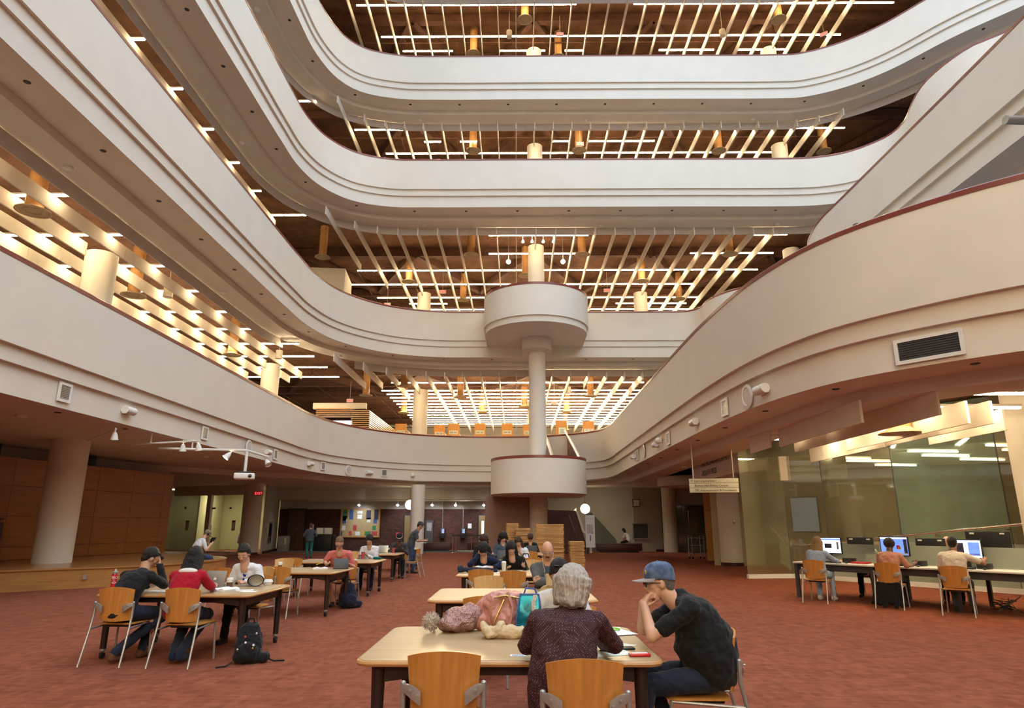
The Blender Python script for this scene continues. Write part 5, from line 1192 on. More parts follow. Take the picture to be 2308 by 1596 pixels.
# --- further away
person('person in a white T-shirt with long black hair crouched on the bench by the clock', 6.55, 40.9, 60, pel=(0, -.1, .66), lean=.22, neck_h=.42, head=(45, 0, 0), hl=(-.1, .3, .55), hr=(.1, .3, .55), skin='skin_a', shirt='cl_white', sleeve='short', pants='cl_black', hair=('long', 'hair_black'), det=0, z0=.0, knees=((-.1, .3, .56), (.1, .3, .56)), feet=((-.1, .36, .12), (.1, .36, .12)))
person('fair-haired person in purple at a monitor inside the glass office', -16.9, 41.8, -25, lean=.10, skin='skin_c', shirt=cloth('cl_purple', (.16, .05, .12)), pants='cl_black', hair=('long', 'hair_sand'), det=0)
person('dark-haired person behind the red handrail of the second gallery', 6.42, 11.45, 130, pel=(0, 0, .93), lean=.04, neck_h=.49, head=(5, 0, 0), hl=(-.2, .1, .9), hr=(.2, .1, .9), skin='skin_a', shirt='cl_black', pants='cl_black', hair=('short', 'hair_black'), det=0, stand=True, z0=5.30)
# ------------------------------------------------------------------ things on the tables
def one(name, mb, m, label, cat, loc=(0, 0, 0), rz=0., group=None): return tag(ob(name, mb, m, loc=loc, rz=rz), label, cat, group)
TZ = .7505
def soft(name, mb, m, label, cat, loc, rz=0., vox=.008, disp=.05, sm=4, group=None):
    t = thing(name, label, cat, loc, rz, group); bake(mb, 'cloth_body', m, t, vox, sm, disp=disp); return t
mat('pink_leather', (.50, .215, .175), .42, var=.08, bump=.2, bscale=20, coat=.1); mat('sequin', (.48, .29, .26), .25, metal=.75, var=.35, scale=90, bump=1., bscale=70); mat('fur', (.80, .66, .56), .95, var=.12, scale=40, bump=1., bscale=160); mat('gold', (.62, .42, .13), .3, metal=.9, var=.25, scale=60); mat('scarf', (.62, .47, .28), .9, var=.10, bump=.5, bscale=25)
cloth('tan_bag', (.42, .30, .14)); cloth('bag_black', (.012, .012, .014), b=.8); cloth('bag_navy', (.012, .014, .032), b=.8); mat('silver', (.55, .53, .48), .35, metal=.7, var=.03); mat('plastic_clear', (.8, .78, .7), .15, var=.03, trans=.7); mat('coffee', (.14, .07, .03), .6)
# pink coat heap: sequin hat with pompom, backpack, blue bag, scarf
mb = MB(); mb.ell((0, 0, .085), (.155, .13, .10)); mb.ell((-.06, -.03, .06), (.12, .12, .07)); mb.ell((.08, .02, .10), (.12, .10, .10)); t = soft('knitted_hat', mb, 'sequin', 'shiny rose sequinned hat with a pompom lying on the table', 'hat', (-.45, 5.64, TZ), .1, .007, .05, 3)
mb = MB()
for i in range(420):
    u, v_ = random.uniform(0, 2*pi), random.uniform(-1, 1); d = V((sqrt(1-v_*v_)*cos(u), sqrt(1-v_*v_)*sin(u), v_)); mb.cyl(d*.04, d*random.uniform(.062, .082), .005, .0015, 4, False)
mb.ell((0, 0, 0), .055); q = ob('pompom', mb, 'fur', t); q.location = (-.235, -.04, .082)
mb = MB(); mb.rbox((0, 0, .14), (.30, .20, .28), .08, 4); mb.ell((.03, 0, .255), (.14, .10, .05)); mb.ell((-.17, .0, .08), (.10, .10, .08)); mb.ell((.02, -.11, .10), (.11, .04, .08)); mb.ell((-.13, .02, .17), (.08, .08, .07)); t = soft('backpack', mb, 'pink_leather', 'dusty pink leather backpack with gold chain trim', 'backpack', (-.13, 5.72, TZ), .06, .007, .05, 5)
mb = MB(); mb.tube([(-.07, -.148, .02), (-.05, -.153, .10), (-.01, -.135, .18), (.02, -.112, .24)], .007, 6); mb.tube([(-.06, -.10, .255), (.03, -.108, .27), (.14, -.10, .25)], .007, 6); ob('chain_trim', mb, 'gold', t)
mb = MB(); mb.tube([(.05, -.09, .29), (.09, -.14, .18), (.06, -.16, .03)], .013, 6); mb.tube([(.12, -.09, .27), (.145, -.13, .15), (.15, -.12, .02)], .011, 6); ob('strap', mb, 'pink_leather', t)
t = thing('holographic_bag', 'shiny turquoise blue bag with dark seams beside the dotted blouse', 'bag', (.10, 5.52, TZ), -.12)
mb = MB(); mb.loft([[V((x*w, y*d, z)) for x, y in round_rect(1, 1, .12)] for z, w, d in ((0, .21, .15), (.12, .20, .14), (.24, .17, .10), (.29, .15, .05))]); ob('body', mb, mat('turquoise_foil', (.01, .30, .42), .16, metal=.55, var=.75, scale=7, bump=.25, bscale=16), t)
mb = MB(); 
for x in (-.1, .1):
    mb.tube([(x, -.07, .01), (x*.95, -.068, .12), (x*.82, -.05, .24), (x*.72, -.02, .29)], .006, 6)
mb.tube([(-.1, -.074, .006), (.1, -.074, .006)], .006, 6); mb.tube([(-.075, -.026, .29), (.075, -.026, .29)], .008, 6); mb.tube([(-.05, 0, .28), (-.03, 0, .335), (.04, 0, .33), (.06, 0, .28)], .007, 6); ob('seams', mb, 'blue_print', t)
ob('glitter_strap', MB().loft([[V((x+dx, -.078+.02*k, z)) for dx in (-.016, .016)] for x, z, k in ((.05, .0, 0), (.04, .12, .2), (.035, .24, 1.2), (.05, .295, 2.4))], False, False, closed=False), 'fur', t)
mb = MB(); mb.caps((-.17, 0, .045), .045, (.05, -.02, .045), .045); mb.caps((.0, .01, .05), .045, (.21, .0, .028), .028); mb.tube([(-.14+.07*cos(a), .055*sin(a), .06+.035*cos(2*a)) for a in [2*pi*i/14 for i in range(14)]], .026, 8, closed=True); mb.tube([(.02, -.05, .03), (.09, .03, .07), (.16, -.03, .04), (.24, .01, .02)], .022, 8)
soft('scarf', mb, 'scarf', 'cream cotton scarf bunched on the table before the blue bag', 'scarf', (-.05, 5.30, TZ), -.05, .006, .045, 3)
t = thing('lip_balm', 'small clear tube with a blue cap standing beside the pompom', 'tube', (-.655, 5.59, TZ)); ob('tube_body', MB().cyl((0, 0, 0), (0, 0, .09), .011, n=12), 'paper', t); ob('lid', MB().cyl((0, 0, .09), (0, 0, .108), .013, n=12), 'holo', t)
def sheet(x, y, w, d, rz, m, label, lift=0., name='paper_sheet', grp='papers on the front table'):
    return one(name, MB().box((0, 0, .0012), (w, d, .0022)), m, label, 'paper', (x, y, TZ+lift), rz, grp)
mat('lined', (.74, .80, .70), .7, var=.03)
sheet(.66, 5.02, .22, .30, .9, 'lined', 'pale green lined sheet under the elbow of the dotted blouse'); sheet(.60, 4.72, .30, .21, .35, 'lined', 'pale green lined sheet under the black pen')
for k, (x, y, r, m) in enumerate(((.60, 5.60, .2, 'paper'), (.72, 5.72, -.15, 'paper'), (.78, 5.56, .35, 'paper'), (.52, 5.52, -.3, 'card'))): sheet(x, y, .22, .28, r, m, 'white printed sheet in the pile at the table corner, %s from the blouse' % nth(k), .0024*k)
one('ring', MB().tube([(.075*cos(a), .055*sin(a), .006) for a in [2*pi*i/24 for i in range(24)]], .006, 8, closed=True), 'lime', 'lime green ring lying on the pile of papers', 'ring', (.74, 5.64, TZ+.012))
one('pen', MB().cyl((-.05, 0, .006), (.05, 0, .006), .0045, n=10), 'black', 'black pen at the papers by the white pile', 'pen', (.66, 5.38, TZ), -.5, 'pens on the front table')
one('pen', MB().caps((-.07, 0, .006), .0055, (.07, 0, .006), .0045, 10), 'black', 'black pen lying across the pale green sheet', 'pen', (.61, 4.72, TZ+.003), -.62, 'pens on the front table')
t = thing('phone', 'black phone lying near the elbow of the man in the denim cap', 'phone', (.725, 4.86, TZ), .12); ob('case', MB().rbox((0, 0, .007), (.145, .075, .014), .006), 'black', t); ob('display', MB().box((0, 0, .0144), (.12, .06, .001)), 'lens', t)
t = thing('snack_wrapper', 'red foil snack wrapper at the corner of the front table', 'wrapper', (.79, 4.62, TZ), .06); ob('foil', MB().rbox((0, 0, .01), (.135, .075, .018), .007), 'red_plastic', t); ob('label_panel', MB().box((0, -.005, .0198), (.10, .035, .001)), 'paper', t)
one('sachet', MB().box((0, 0, .002), (.09, .022, .003)), 'paper', 'narrow white sachet beside the red wrapper', 'sachet', (.68, 4.69, TZ), .12)
t = thing('photo_card', 'small white bordered picture card beside the dotted blouse', 'card', (.005, 4.63, TZ), .05); ob('card_base', MB().box((0, 0, .001), (.10, .06, .002)), 'paper', t); ob('picture', MB().box((.0, 0, .0024), (.075, .04, .001)), 'screen_dim', t)
# second and third tables
mb = MB(); mb.ell((0, 0, .055), (.13, .09, .055)); mb.ell((.05, .02, .08), (.09, .07, .045)); mb.tube([(-.1, -.02, .09), (-.02, -.05, .13), (.08, -.02, .12)], .014, 8)
soft('handbag', mb, 'tan_bag', 'small tan soft handbag on the second table', 'bag', (.38, 8.25, TZ), .1, .008, .035)
one('book', MB().rbox((0, 0, .11), (.30, .03, .21), .004, R=Matrix.Rotation(radians(-18), 3, 'X')), 'tan_bag', 'open tan cover standing before the moustached man', 'book', (.52, 8.9, TZ), .06)
t = thing('open_book', 'open white book lying on the jeans at the third table', 'book', (-.62, 12.55, TZ+.07), .15)
for s in (-1, 1): ob('page_block', MB().loft([[V((s*x, y, z)) for x, z in ((.004, .0), (.13, .004), (.13, .016), (.07, .028), (.004, .016))] for y in (-.13, .13)]), 'paper', t)
mb = MB(); mb.caps((-.3, 0, .045), .045, (.2, .03, .04), .04); mb.caps((-.1, -.05, .03), .03, (.35, -.02, .03), .03); mb.ell((-.28, .03, .07), (.06, .06, .05)); soft('jeans', mb, 'cl_denim_dark', 'dark blue jeans folded on the third table under the open book', 'jeans', (-.72, 12.35, TZ), .1, .011, .05)
t = thing('plastic_cup', 'clear plastic cup between the two students at the third table', 'cup', (-.24, 12.65, TZ)); ob('cup_body', MB().lathe([(.033, 0), (.045, .15), (.045, .155)], n=18), 'card', t); ob('lid', MB().lathe([(.047, .155), (.03, .175)], n=18), 'paper', t)
sheet(-.36, 12.25, .16, .10, .1, 'paper', 'small white notepad before the man in navy', grp='papers on the third table'); sheet(-.05, 12.7, .30, .21, .1, 'paper', 'white sheets before the black-haired woman', grp='papers on the third table')
mb = MB(); mb.ell((0, 0, .09), (.22, .13, .095)); mb.ell((.1, 0, .07), (.16, .12, .075)); soft('shoulder_bag', mb, 'bag_black', 'black soft bag at the end of the fourth table', 'bag', (-.80, 16.7, TZ), .1, .012, .05)
def laptop(x, y, rz, label, m='silver', z=TZ, ang=105, logo=False):
    t = thing('laptop', label, 'laptop', (x, y, z), rz, 'laptops')
    b = ob('base', MB().rbox((0, 0, .009), (.31, .22, .016), .005), m, t); ob('keyboard', MB().box((0, .02, .0178), (.27, .11, .001)), 'black', b)
    R = Matrix.Rotation(radians(ang-90), 3, 'X'); lid = MB().rbox(V((0, .108, .012)) + R @ V((0, .005, .105)), (.31, .008, .21), .004, R=R.inverted() if 0 else R); l = ob('lid', lid, m, t)
    ob('display', MB().box(V((0, .108, .012)) + R @ V((0, -.0005, .105)), (.29, .001, .19), R=R), 'screen_dim', l)
    if logo:
        c = V((0, .108, .012)) + R @ V((0, .0105, .105)); g = MB(); 
        for s_ in (-1, 1): g.ell(c+R @ V((s_*.008, 0, -.003)), (.013, .0012, .016), R, 12, 8)
        g.ell(c+R @ V((.003, 0, .021)), (.004, .0012, .007), R, 8, 6); ob('emblem', g, 'paper', l)
    return t
laptop(-.33, 17.0, pi-.05, 'dark grey laptop of the young man in denim', 'dark_grey')
mb = MB(); mb.ell((0, 0, .10), (.14, .07, .10)); t = soft('handbag', mb, mat('orange_leather', (.42, .16, .06), .5, var=.1), 'orange brown handbag hanging over the chair by the fourth table', 'bag', (.20, 15.58, .60), 0, .012, .02); ob('strap', MB().tube([(-.1, 0, .18), (-.05, 0, .34), (.05, 0, .34), (.1, 0, .18)], .014, 8), 'black', t)
laptop(.45, 20.75, pi, 'black laptop before the person with the fringe', 'black')
for x, c, m, l in ((.28, 'lime', 'green', 'green'), (.80, 'white_paint', 'clear', 'white')):
    t = thing('drink_bottle', '%s bottle on the last middle table' % l, 'bottle', (x, 20.6, TZ), 0, 'bottles on the last middle table'); ob('bottle_body', MB().lathe([(.035, 0), (.036, .13), (.014, .18), (.014, .2)], n=14), 'green_print' if l == 'green' else 'plastic_clear', t); ob('bottle_top', MB().cyl((0, 0, .2), (0, 0, .22), .016, n=12), 'blue_print' if l == 'white' else 'black', t)
# stage side tables
t = thing('sports_bottle', 'red sports bottle with grey lid at the end of the table', 'bottle', (-5.06, 8.72, TZ), radians(40))
ob('bottle_body', MB().lathe([(.034, 0), (.036, .02), (.034, .09), (.031, .12), (.035, .155), (.036, .205), (.030, .225)], n=28), 'red_plastic', t); ob('lid', MB().lathe([(.033, .222), (.034, .245), (.018, .252), (.012, .275), (.010, .28)], n=24), 'grey_metal', t)
text('BIO', .042, 'paper', t, Matrix.Rotation(-radians(12), 4, 'Z') @ Matrix.Translation((-.030, -.0385, .165)) @ Matrix.Rotation(pi/2, 4, 'X'), 'lettering', .001); text('STEEL', .014, 'paper', t, Matrix.Rotation(-radians(12), 4, 'Z') @ Matrix.Translation((-.022, -.0375, .145)) @ Matrix.Rotation(pi/2, 4, 'X'), 'lettering', .001)
ob('emblem', MB(Matrix.Rotation(-radians(12), 4, 'Z')).tube([(.022*cos(a), -.0375, .118+.009*sin(a)) for a in [2*pi*i/20 for i in range(20)]], .0022, 5, closed=True), 'paper', t)
laptop(-4.05, 9.45, pi-.25, 'silver laptop with a pale fruit emblem, before the cardigan girl', 'silver', logo=True)
def coffee(x, y, label, z=TZ):
    t = thing('coffee_cup', label, 'cup', (x, y, z), 0, 'coffee cups'); ob('cup_body', MB().lathe([(.030, 0), (.041, .115)], n=22), 'paper', t); ob('sleeve', MB().lathe([(.0345, .028), (.040, .085), (.0385, .085), (.033, .028)], n=22), 'coffee', t); ob('lid', MB().lathe([(.044, .112), (.044, .122), (.038, .128), (.036, .14), (.005, .138)], n=22), 'white_paint', t)
coffee(-3.80, 9.2, 'coffee cup with brown sleeve on the table of the cardigan girl'); coffee(-4.47, 13.05, 'coffee cup with brown sleeve left of the man in pink')
t = thing('sun_cap', 'grey cap lying on its side by the coffee cup', 'cap', (-3.62, 9.60, TZ), .5); ob('crown', MB().loft([[V((.11*s_*cos(a), .085*q, .08+.08*s_*sin(a))) for a in [2*pi*i/20 for i in range(20)]] for q, s_ in ((-1, 1), (-.3, .96), (.4, .8), (.85, .5))], False, True), 'cl_grey', t); ob('inner_lining', MB().loft([[V((.095*s_*cos(a), .08*q, .08+.07*s_*sin(a))) for a in [2*pi*i/20 for i in range(20)]] for q, s_ in ((-1.02, 1), (-.3, .9), (.3, .7))], False, True), 'silver', t)
t = thing('food_box', 'white clamshell food box behind the grey cap', 'box', (-3.50, 9.78, TZ), .2); ob('tray', MB().loft([[V((x*w, y*w, z)) for x, y in round_rect(.12, .12, .02)] for z, w in ((0, .8), (.035, 1), (.04, 1.05))]), 'white_paint', t); ob('lid', MB().loft([[V((x*w, y*w, z)) for x, y in round_rect(.12, .12, .02)] for z, w in ((.042, 1.05), (.05, 1.), (.075, .75))]), 'white_paint', t)
t = thing('open_book', 'thick open white book before the girl in the red hoodie', 'book', (-3.75, 8.95, TZ), -.3)
for s in (-1, 1): ob('page_block', MB().loft([[V((s*x, y, z)) for x, z in ((.004, .0), (.11, .0), (.115, .022), (.06, .04), (.004, .022))] for y in (-.14, .14)]), 'paper', t)
for x, y, r, l, m in ((-3.52, 9.02, .3, 'white sheet at the corner beside the thick open book', 'paper'), (-3.40, 8.85, -.1, 'white leaflet nearest the table end of the girl in red', 'paper'), (-4.45, 8.85, .3, 'white sheets before the young man in black', 'paper'), (-4.28, 9.1, .1, 'colour printed sheet between the man in black and girl in red', 'card'), (-4.62, 8.9, -.2, 'printed sheet under the hand of the man in black', 'paper')): sheet(x, y, .21, .14, r, m, l, grp='papers on the table with the red bottle')
one('phone', MB().rbox((0, 0, .006), (.15, .075, .011), .004), 'black', 'black phone beyond the young man in black', 'phone', (-4.35, 9.15, TZ), .6)
t = thing('tablet_computer', 'dark tablet standing before the man in pink', 'tablet', (-3.38, 13.28, TZ), .35); ob('screen_back', MB().rbox((0, 0, .10), (.28, .012, .19), .005, R=Matrix.Rotation(radians(-18), 3, 'X')), 'dark_grey', t); ob('base', MB().rbox((0, .06, .005), (.28, .18, .009), .004), 'black', t)
t = thing('spiral_notebook', 'open white notebook before the man in pink', 'notebook', (-3.78, 13.32, TZ), .25)
for s in (-1, 1): ob('page', MB().loft([[V((s*x, y, z)) for x, z in ((.003, .0), (.13, .0), (.14, .012), (.07, .03), (.003, .012))] for y in (-.14, .14)]), 'paper', t)
one('highlighter', MB().caps((-.05, 0, .0), .008, (.06, 0, .03), .006, 8), 'yellow_print', 'yellow highlighter in the hand of the man in pink', 'pen', (-3.9, 13.62, TZ+.06), .6)
mb = MB(); mb.caps((-.1, 0, .02), .02, (.1, .02, .02), .018); one('white_earphones', MB().tube([(.1*cos(i*.9)+i*.02, .06*sin(i*1.3), .006) for i in range(14)], .004, 5), 'white_paint', 'tangled white cable beside the coffee cup of the tablet table', 'cable', (-4.75, 13.0, TZ))
mb = MB(); mb.ell((0, 0, .05), (.15, .09, .055)); mb.ell((.09, .02, .04), (.09, .08, .045)); soft('red_bag', mb, 'red_plastic', 'crumpled red bag on the table beside the white sweatshirt', 'bag', (-4.35, 17.0, TZ), .1, .011, .06)
sheet(-4.05, 16.9, .30, .21, .1, 'paper', 'white sheet before the person in the white sweatshirt', grp='papers on the fourth table')
t = thing('drink_cup', 'red and white cup held by the person in the white sweatshirt', 'cup', (-3.82, 17.1, TZ)); ob('cup_body', MB().lathe([(.035, 0), (.045, .15)], n=18), 'red_print', t); ob('lid', MB().lathe([(.047, .15), (.04, .165)], n=18), 'black', t)
one('pencil_case', MB().rbox((0, 0, .03), (.2, .1, .06), .025, 3), 'cl_teal', 'teal pencil case at the end of the white sweatshirt table', 'pencil case', (-3.42, 16.9, TZ), .1)
laptop(-4.02, 20.8, pi-.1, 'silver laptop before the man with the banded hat', 'silver')
t = thing('drink_cup', 'red cup beside the silver laptop of the man with the banded hat', 'cup', (-3.7, 20.6, TZ)); ob('cup_body', MB().lathe([(.035, 0), (.045, .15)], n=18), 'red_print', t)
# bags on the floor
def pack(loc, rz, m, label, s=1., straps=True):
    t = thing('backpack', label, 'backpack', loc, rz, 'backpacks on the carpet')
    mb = MB(); mb.loft([[V((x*w*s, y*d*s+o, z*s)) for x, y in round_rect(1, 1, .3)] for z, w, d, o in ((0, .26, .22, 0), (.05, .34, .27, 0), (.2, .33, .24, .01), (.34, .28, .20, .03), (.44, .20, .14, .05), (.47, .10, .08, .06))]); mb.ell((0, -.13*s, .14*s), (.13*s, .07*s, .12*s)); mb.ell((.19*s, -.04*s, .07*s), (.08*s, .10*s, .07*s))
    bake(mb, 'cloth_body', m, t, .009, 3, disp=.04)
    mb = MB(); mb.tube([(-.05*s, .05*s, .45*s), (-.03*s, .05*s, .52*s), (.03*s, .05*s, .52*s), (.05*s, .05*s, .45*s)], .011, 6)
    if straps: mb.tube([(.2, -.02, .05), (.3, -.05, .015), (.42, -.03, .012)], .010, 6); mb.tube([(-.15, -.12, .03), (-.2, -.24, .012), (-.3, -.28, .012)], .008, 6)
    ob('strap', mb, m, t)
    return t
t = pack((-3.18, 8.42, 0), .25, 'bag_black', 'black backpack with small badges standing on the carpet', .92)
for k, (x, z, m) in enumerate(((-.03, .30, 'red_print'), (-.02, .24, 'paper'), (.06, .18, 'yellow_print'), (.07, .21, 'paper'), (.05, .13, 'silver'), (-.10, .17, 'silver'), (.09, .33, 'silver'))): ob('badge', MB().ell((x, -.16+.33*max(0, z-.2), z), (.014, .008, .014), None, 10, 6), m, t)
pack((-3.30, 13.70, 0), .6, 'bag_navy', 'dark navy backpack on the carpet by the table leg', 1., False)
t = thing('tote_bag', 'dark bag with lime green handles on the carpet by the denim cap man', 'bag', (1.12, 4.25, 0), .3); ob('bag_body', MB().loft([[V((x*w, y*d, z)) for x, y in round_rect(1, 1, .2)] for z, w, d in ((0, .30, .16), (.15, .34, .18), (.30, .32, .12))]), 'bag_black', t); ob('handle', MB().tube([(-.10, -.03, .29), (-.07, -.03, .43), (.0, -.03, .475), (.07, -.03, .43), (.10, -.03, .29)], .011, 8), 'lime', t); ob('handle', MB().tube([(-.10, .04, .29), (-.06, .05, .40), (.02, .06, .42), (.08, .05, .38), (.10, .04, .29)], .011, 8), 'lime', t)
mb = MB(); mb.ell((0, 0, .09), (.22, .14, .10)); soft('duffel_bag', mb, 'bag_black', 'small black bag lying on the stage behind the reader', 'bag', (-10.8, 20.6, .51), .4, .015, .03)
mb = MB(); mb.ell((0, 0, .17), (.17, .14, .19)); soft('shoulder_bag', mb, 'bag_black', 'black bag standing at the far end of the computer desk', 'bag', dp(4.75, .45, .763), DA, .012, .04)

# ------------------------------------------------------------------ along the far walls
t = thing('bulletin_board', 'large cork bulletin board with posters on the brick wall', 'bulletin board', (-9.98, 43.40, 1.69)); W, Hh = 2.46, 1.72
ob('cork_panel', MB().box((0, 0, 0), (W, .04, Hh)), 'cork', t); mb = MB()
for a, b, c, d in ((0, Hh/2, W+.1, .07), (0, -Hh/2, W+.1, .07), (W/2, 0, .07, Hh), (-W/2, 0, .07, Hh)): mb.box((a, -.02, b), (c, .05, d))
ob('frame', mb, 'edge_wood', t)
for k, (x, z, w_, h_, m) in enumerate(((-.40, .30, .12, .34, 'green_print'), (-.40, .16, .11, .18, 'paper'), (-.24, .30, .10, .36, 'blue_print'), (-.02, .38, .14, .09, 'paper'), (-.02, .22, .12, .15, 'paper'), (.21, .29, .12, .33, 'dark_print'), (.41, .30, .11, .36, 'dark_print'), (-.41, .08, .09, .2, 'blue_print'), (.22, .10, .09, .16, 'paper'), (.39, .06, .09, .16, 'blue_print'), (-.42, -.18, .09, .17, 'paper'), (-.13, -.18, .09, .2, 'red_print'), (.37, -.18, .09, .16, 'green_print'), (-.47, -.38, .05, .15, 'blue_print'), (-.24, -.37, .07, .15, 'red_print'), (-.05, -.38, .12, .13, 'paper'), (.09, -.36, .05, .17, 'yellow_print'), (.21, -.38, .15, .15, 'green_print'), (.38, -.38, .15, .15, 'red_print'))):
    one('poster', MB().box((0, 0, 0), (w_*W, .008, h_*Hh)), m, '%s sheet pinned on the cork board, %s counted from its top corner' % ({'paper': 'white', 'green_print': 'green', 'blue_print': 'blue', 'dark_print': 'dark', 'red_print': 'red', 'yellow_print': 'yellow'}[m], nth(k)), 'poster', (-9.98+x*W, 43.37, 1.69+z*Hh), 0, 'sheets on the cork board')
def door(n, x, w_, h_, m, label, win=False, double=False):
    d = ob('door_%d' % n, MB().box((0, 0, h_/2), (w_, .06, h_)), m, kind='structure', loc=(x, 43.42, 0), label=label)
    mb = MB(); 
    for s in (-1, 1): mb.box((s*(w_/2+.04), 0, h_/2), (.08, .10, h_+.08))
    mb.box((0, 0, h_+.04), (w_+.16, .10, .08)); ob('door_frame', mb, 'black', d)
    if double: ob('door_handle', MB().tube([(-.06, -.06, 1.2), (-.06, -.06, 1.45)], .015, 6), 'chrome', d); ob('door_handle', MB().tube([(.06, -.06, 1.2), (.06, -.06, 1.45)], .015, 6), 'chrome', d); ob('meeting_joint', MB().box((0, -.032, h_/2), (.01, .004, h_)), 'black', d)
    if win: ob('window_slot', MB().box((-.22, -.034, 1.35), (.12, .01, .9)), 'down_glow', d); ob('door_plate', MB().box((.15, -.034, 1.55), (.12, .01, .25)), 'card', d)
mat('door_brown', (.10, .04, .018), .45, var=.2, scale=3, stretch=(6, 6, .6)); mat('door_tan', (.26, .17, .07), .5, var=.1, scale=3, stretch=(6, 6, .6))
door(1, -14.05, 1.05, 2.5, 'door_brown', 'dark brown double door in the brick wall', double=True); door(2, -6.7, .9, 2.15, 'door_tan', 'tan door half hidden by the round column'); door(3, -1.95, .95, 2.15, 'door_tan', 'tan door with a lit slot window', win=True)
for k, (x, z, l) in enumerate(((-13.05, 1.45, 'beside the brown double door'), (-3.0, 1.5, 'beside the tan door with a lit slot'), (-7.55, .95, 'first of two by the tan door'), (-7.15, .95, 'second of two by the tan door'))): one('wall_sign', MB().box((0, 0, 0), (.24, .01, .30)), 'paper' if k < 2 else 'red_print', 'small notice on the brick wall %s' % l, 'notice', (x, 43.42, z), 0, 'notices on the brick wall')
t = thing('waste_bin', 'tall grey waste bin in front of the brick wall corner', 'bin', (-14.35, 42.2, .0)); ob('bin_body', MB().rbox((0, 0, .45), (.58, .58, .9), .02), 'stone', t); ob('bin_label', MB().box((.18, -.315, .6), (.10, .008, .4)), 'card', t)
t = thing('return_cart', 'black cart with two white boxes on top by the brick wall', 'cart', (-12.0, 42.6, .01)); ob('cart_body', MB().rbox((0, 0, .5), (1.05, .5, .98), .02), 'black', t); ob('cart_rail', MB().tube([(.6, 0, .05), (.6, 0, 1.0), (.72, 0, .9), (.74, 0, .1)], .03, 6), 'dark_grey', t)
for s in (-1, 1): one('white_box', MB().rbox((0, 0, .2), (.42, .36, .38), .01), 'paper', 'white cardboard box on the black cart, %s of the two' % ('first' if s < 0 else 'second'), 'box', (-12.0+s*.25, 42.6, 1.0), 0, 'boxes on the black cart')
for k, x in enumerate((-4.72, -3.42)):
    t = thing('wall_phone', 'black pay phone with a blue panel on the brick wall, %s' % ('by the grey cabinet' if not k else 'nearer the tan door'), 'phone', (x, 43.3, 1.05), 0, 'pay phones'); ob('housing', MB().rbox((0, 0, 0), (.34, .2, .62), .02), 'black', t); ob('blue_panel', MB().box((.05, -.104, .14), (.16, .008, .26)), 'screen_dim', t); ob('conduit', MB().cyl((0, .07, .3), (0, .07, 1.95), .02, n=6), 'grey_metal', t)
t = thing('wall_cabinet', 'tall dark grey cabinet on the brick wall above the first bench', 'cabinet', (-6.05+.5, 43.3, 1.1)); ob('cabinet_body', MB().box((0, 0, 0), (.5, .2, 1.5)), 'dark_grey', t); ob('vent_panel', MB().box((0, -.104, .35), (.3, .008, .5)), 'stone', t)
for k, (x, w_) in enumerate(((-5.0, 1.9), (-2.2, 1.7))):
    t = thing('dark_bench', 'low dark maroon bench before the brick wall, %s' % ('under the pay phones' if not k else 'before the tan door'), 'bench', (x, 42.4, .012), 0, 'maroon benches'); ob('bench_box', MB().rbox((0, 0, .28), (w_, .6, .36), .02), 'maroon', t); ob('bench_top', MB().rbox((0, 0, .48), (w_+.04, .64, .05), .01), 'door_brown', t); ob('plinth', MB().box((0, 0, .05), (w_-.3, .45, .1)), 'black', t)
pts = [(-3.75, 39.95), (-3.62, 40.8), (-2.75, 41.6), (-1.65, 39.75), (-1.55, 41.2), (-.05, 39.6), (.0, 41.2), (1.45, 39.5), (-5.0, 42.0)]
for k, (x, y) in enumerate(pts[:8]):
    t = thing('stanchion', 'polished queue post with black belt, %s from the round column' % nth(k), 'stanchion', (x, y, .0), 0, 'queue posts'); ob('post', MB().cyl((0, 0, .02), (0, 0, .96), .032, n=12), 'copper' if 'copper' in MATS else mat('copper', (.62, .36, .26), .25, metal=.9), t); ob('foot', MB().lathe([(.17, 0), (.165, .02), (.04, .04)], n=20), 'chrome', t); ob('head', MB().cyl((0, 0, .94), (0, 0, 1.02), .038, n=12), 'black', t)
for k, (a, b) in enumerate(((0, 3), (3, 5), (5, 7), (1, 4), (4, 6))):
    p, q = pts[a], pts[b]; c = ((p[0]+q[0])/2, (p[1]+q[1])/2); one('barrier_belt', MB().box((0, 0, 0), (sqrt((p[0]-q[0])**2+(p[1]-q[1])**2)-.09, .006, .06)), 'black', 'black barrier belt between queue posts, %s stretch' % nth(k), 'belt', (c[0], c[1], .965), atan2(q[1]-p[1], q[0]-p[0]), 'barrier belts')
mb = MB()
for i in range(260): mb.ell((random.uniform(-3.6, .6), random.uniform(41.2, 42.1), .03), (random.uniform(.03, .09),)*2+(random.uniform(.02, .05),), None, 7, 5)
o = ob('pebbles', mb, mat('pebble', (.42, .36, .31), .8, var=.35, scale=4)); o['kind'] = 'stuff'; tag(o, 'strip of pale pebbles along the slate floor behind the queue posts', 'pebbles')
t = thing('extinguisher_cabinet', 'recessed dark fire cabinet on the angled wall by the column', 'cabinet', (-14.62, 40.25, 1.12), atan2(4.8, -.95)-pi); ob('cabinet_frame', MB().rbox((0, .0, 0), (1.2, .14, 1.25), .01), 'grey_metal', t); ob('cabinet_glass', MB().box((0, .075, 0), (1.0, .01, 1.05)), 'lens', t); t.location.x += .0
def globe(x, y, z, label): t = thing('ceiling_globe_lamp', label, 'lamp', (x, y, z), 0, 'globe lamps'); ob('globe', MB().ell((0, 0, 0), .28, n=24, m=16), 'globe', t); ob('stem', MB().cyl((0, 0, .27), (0, 0, 1.06), .02, n=8), 'chrome', t)
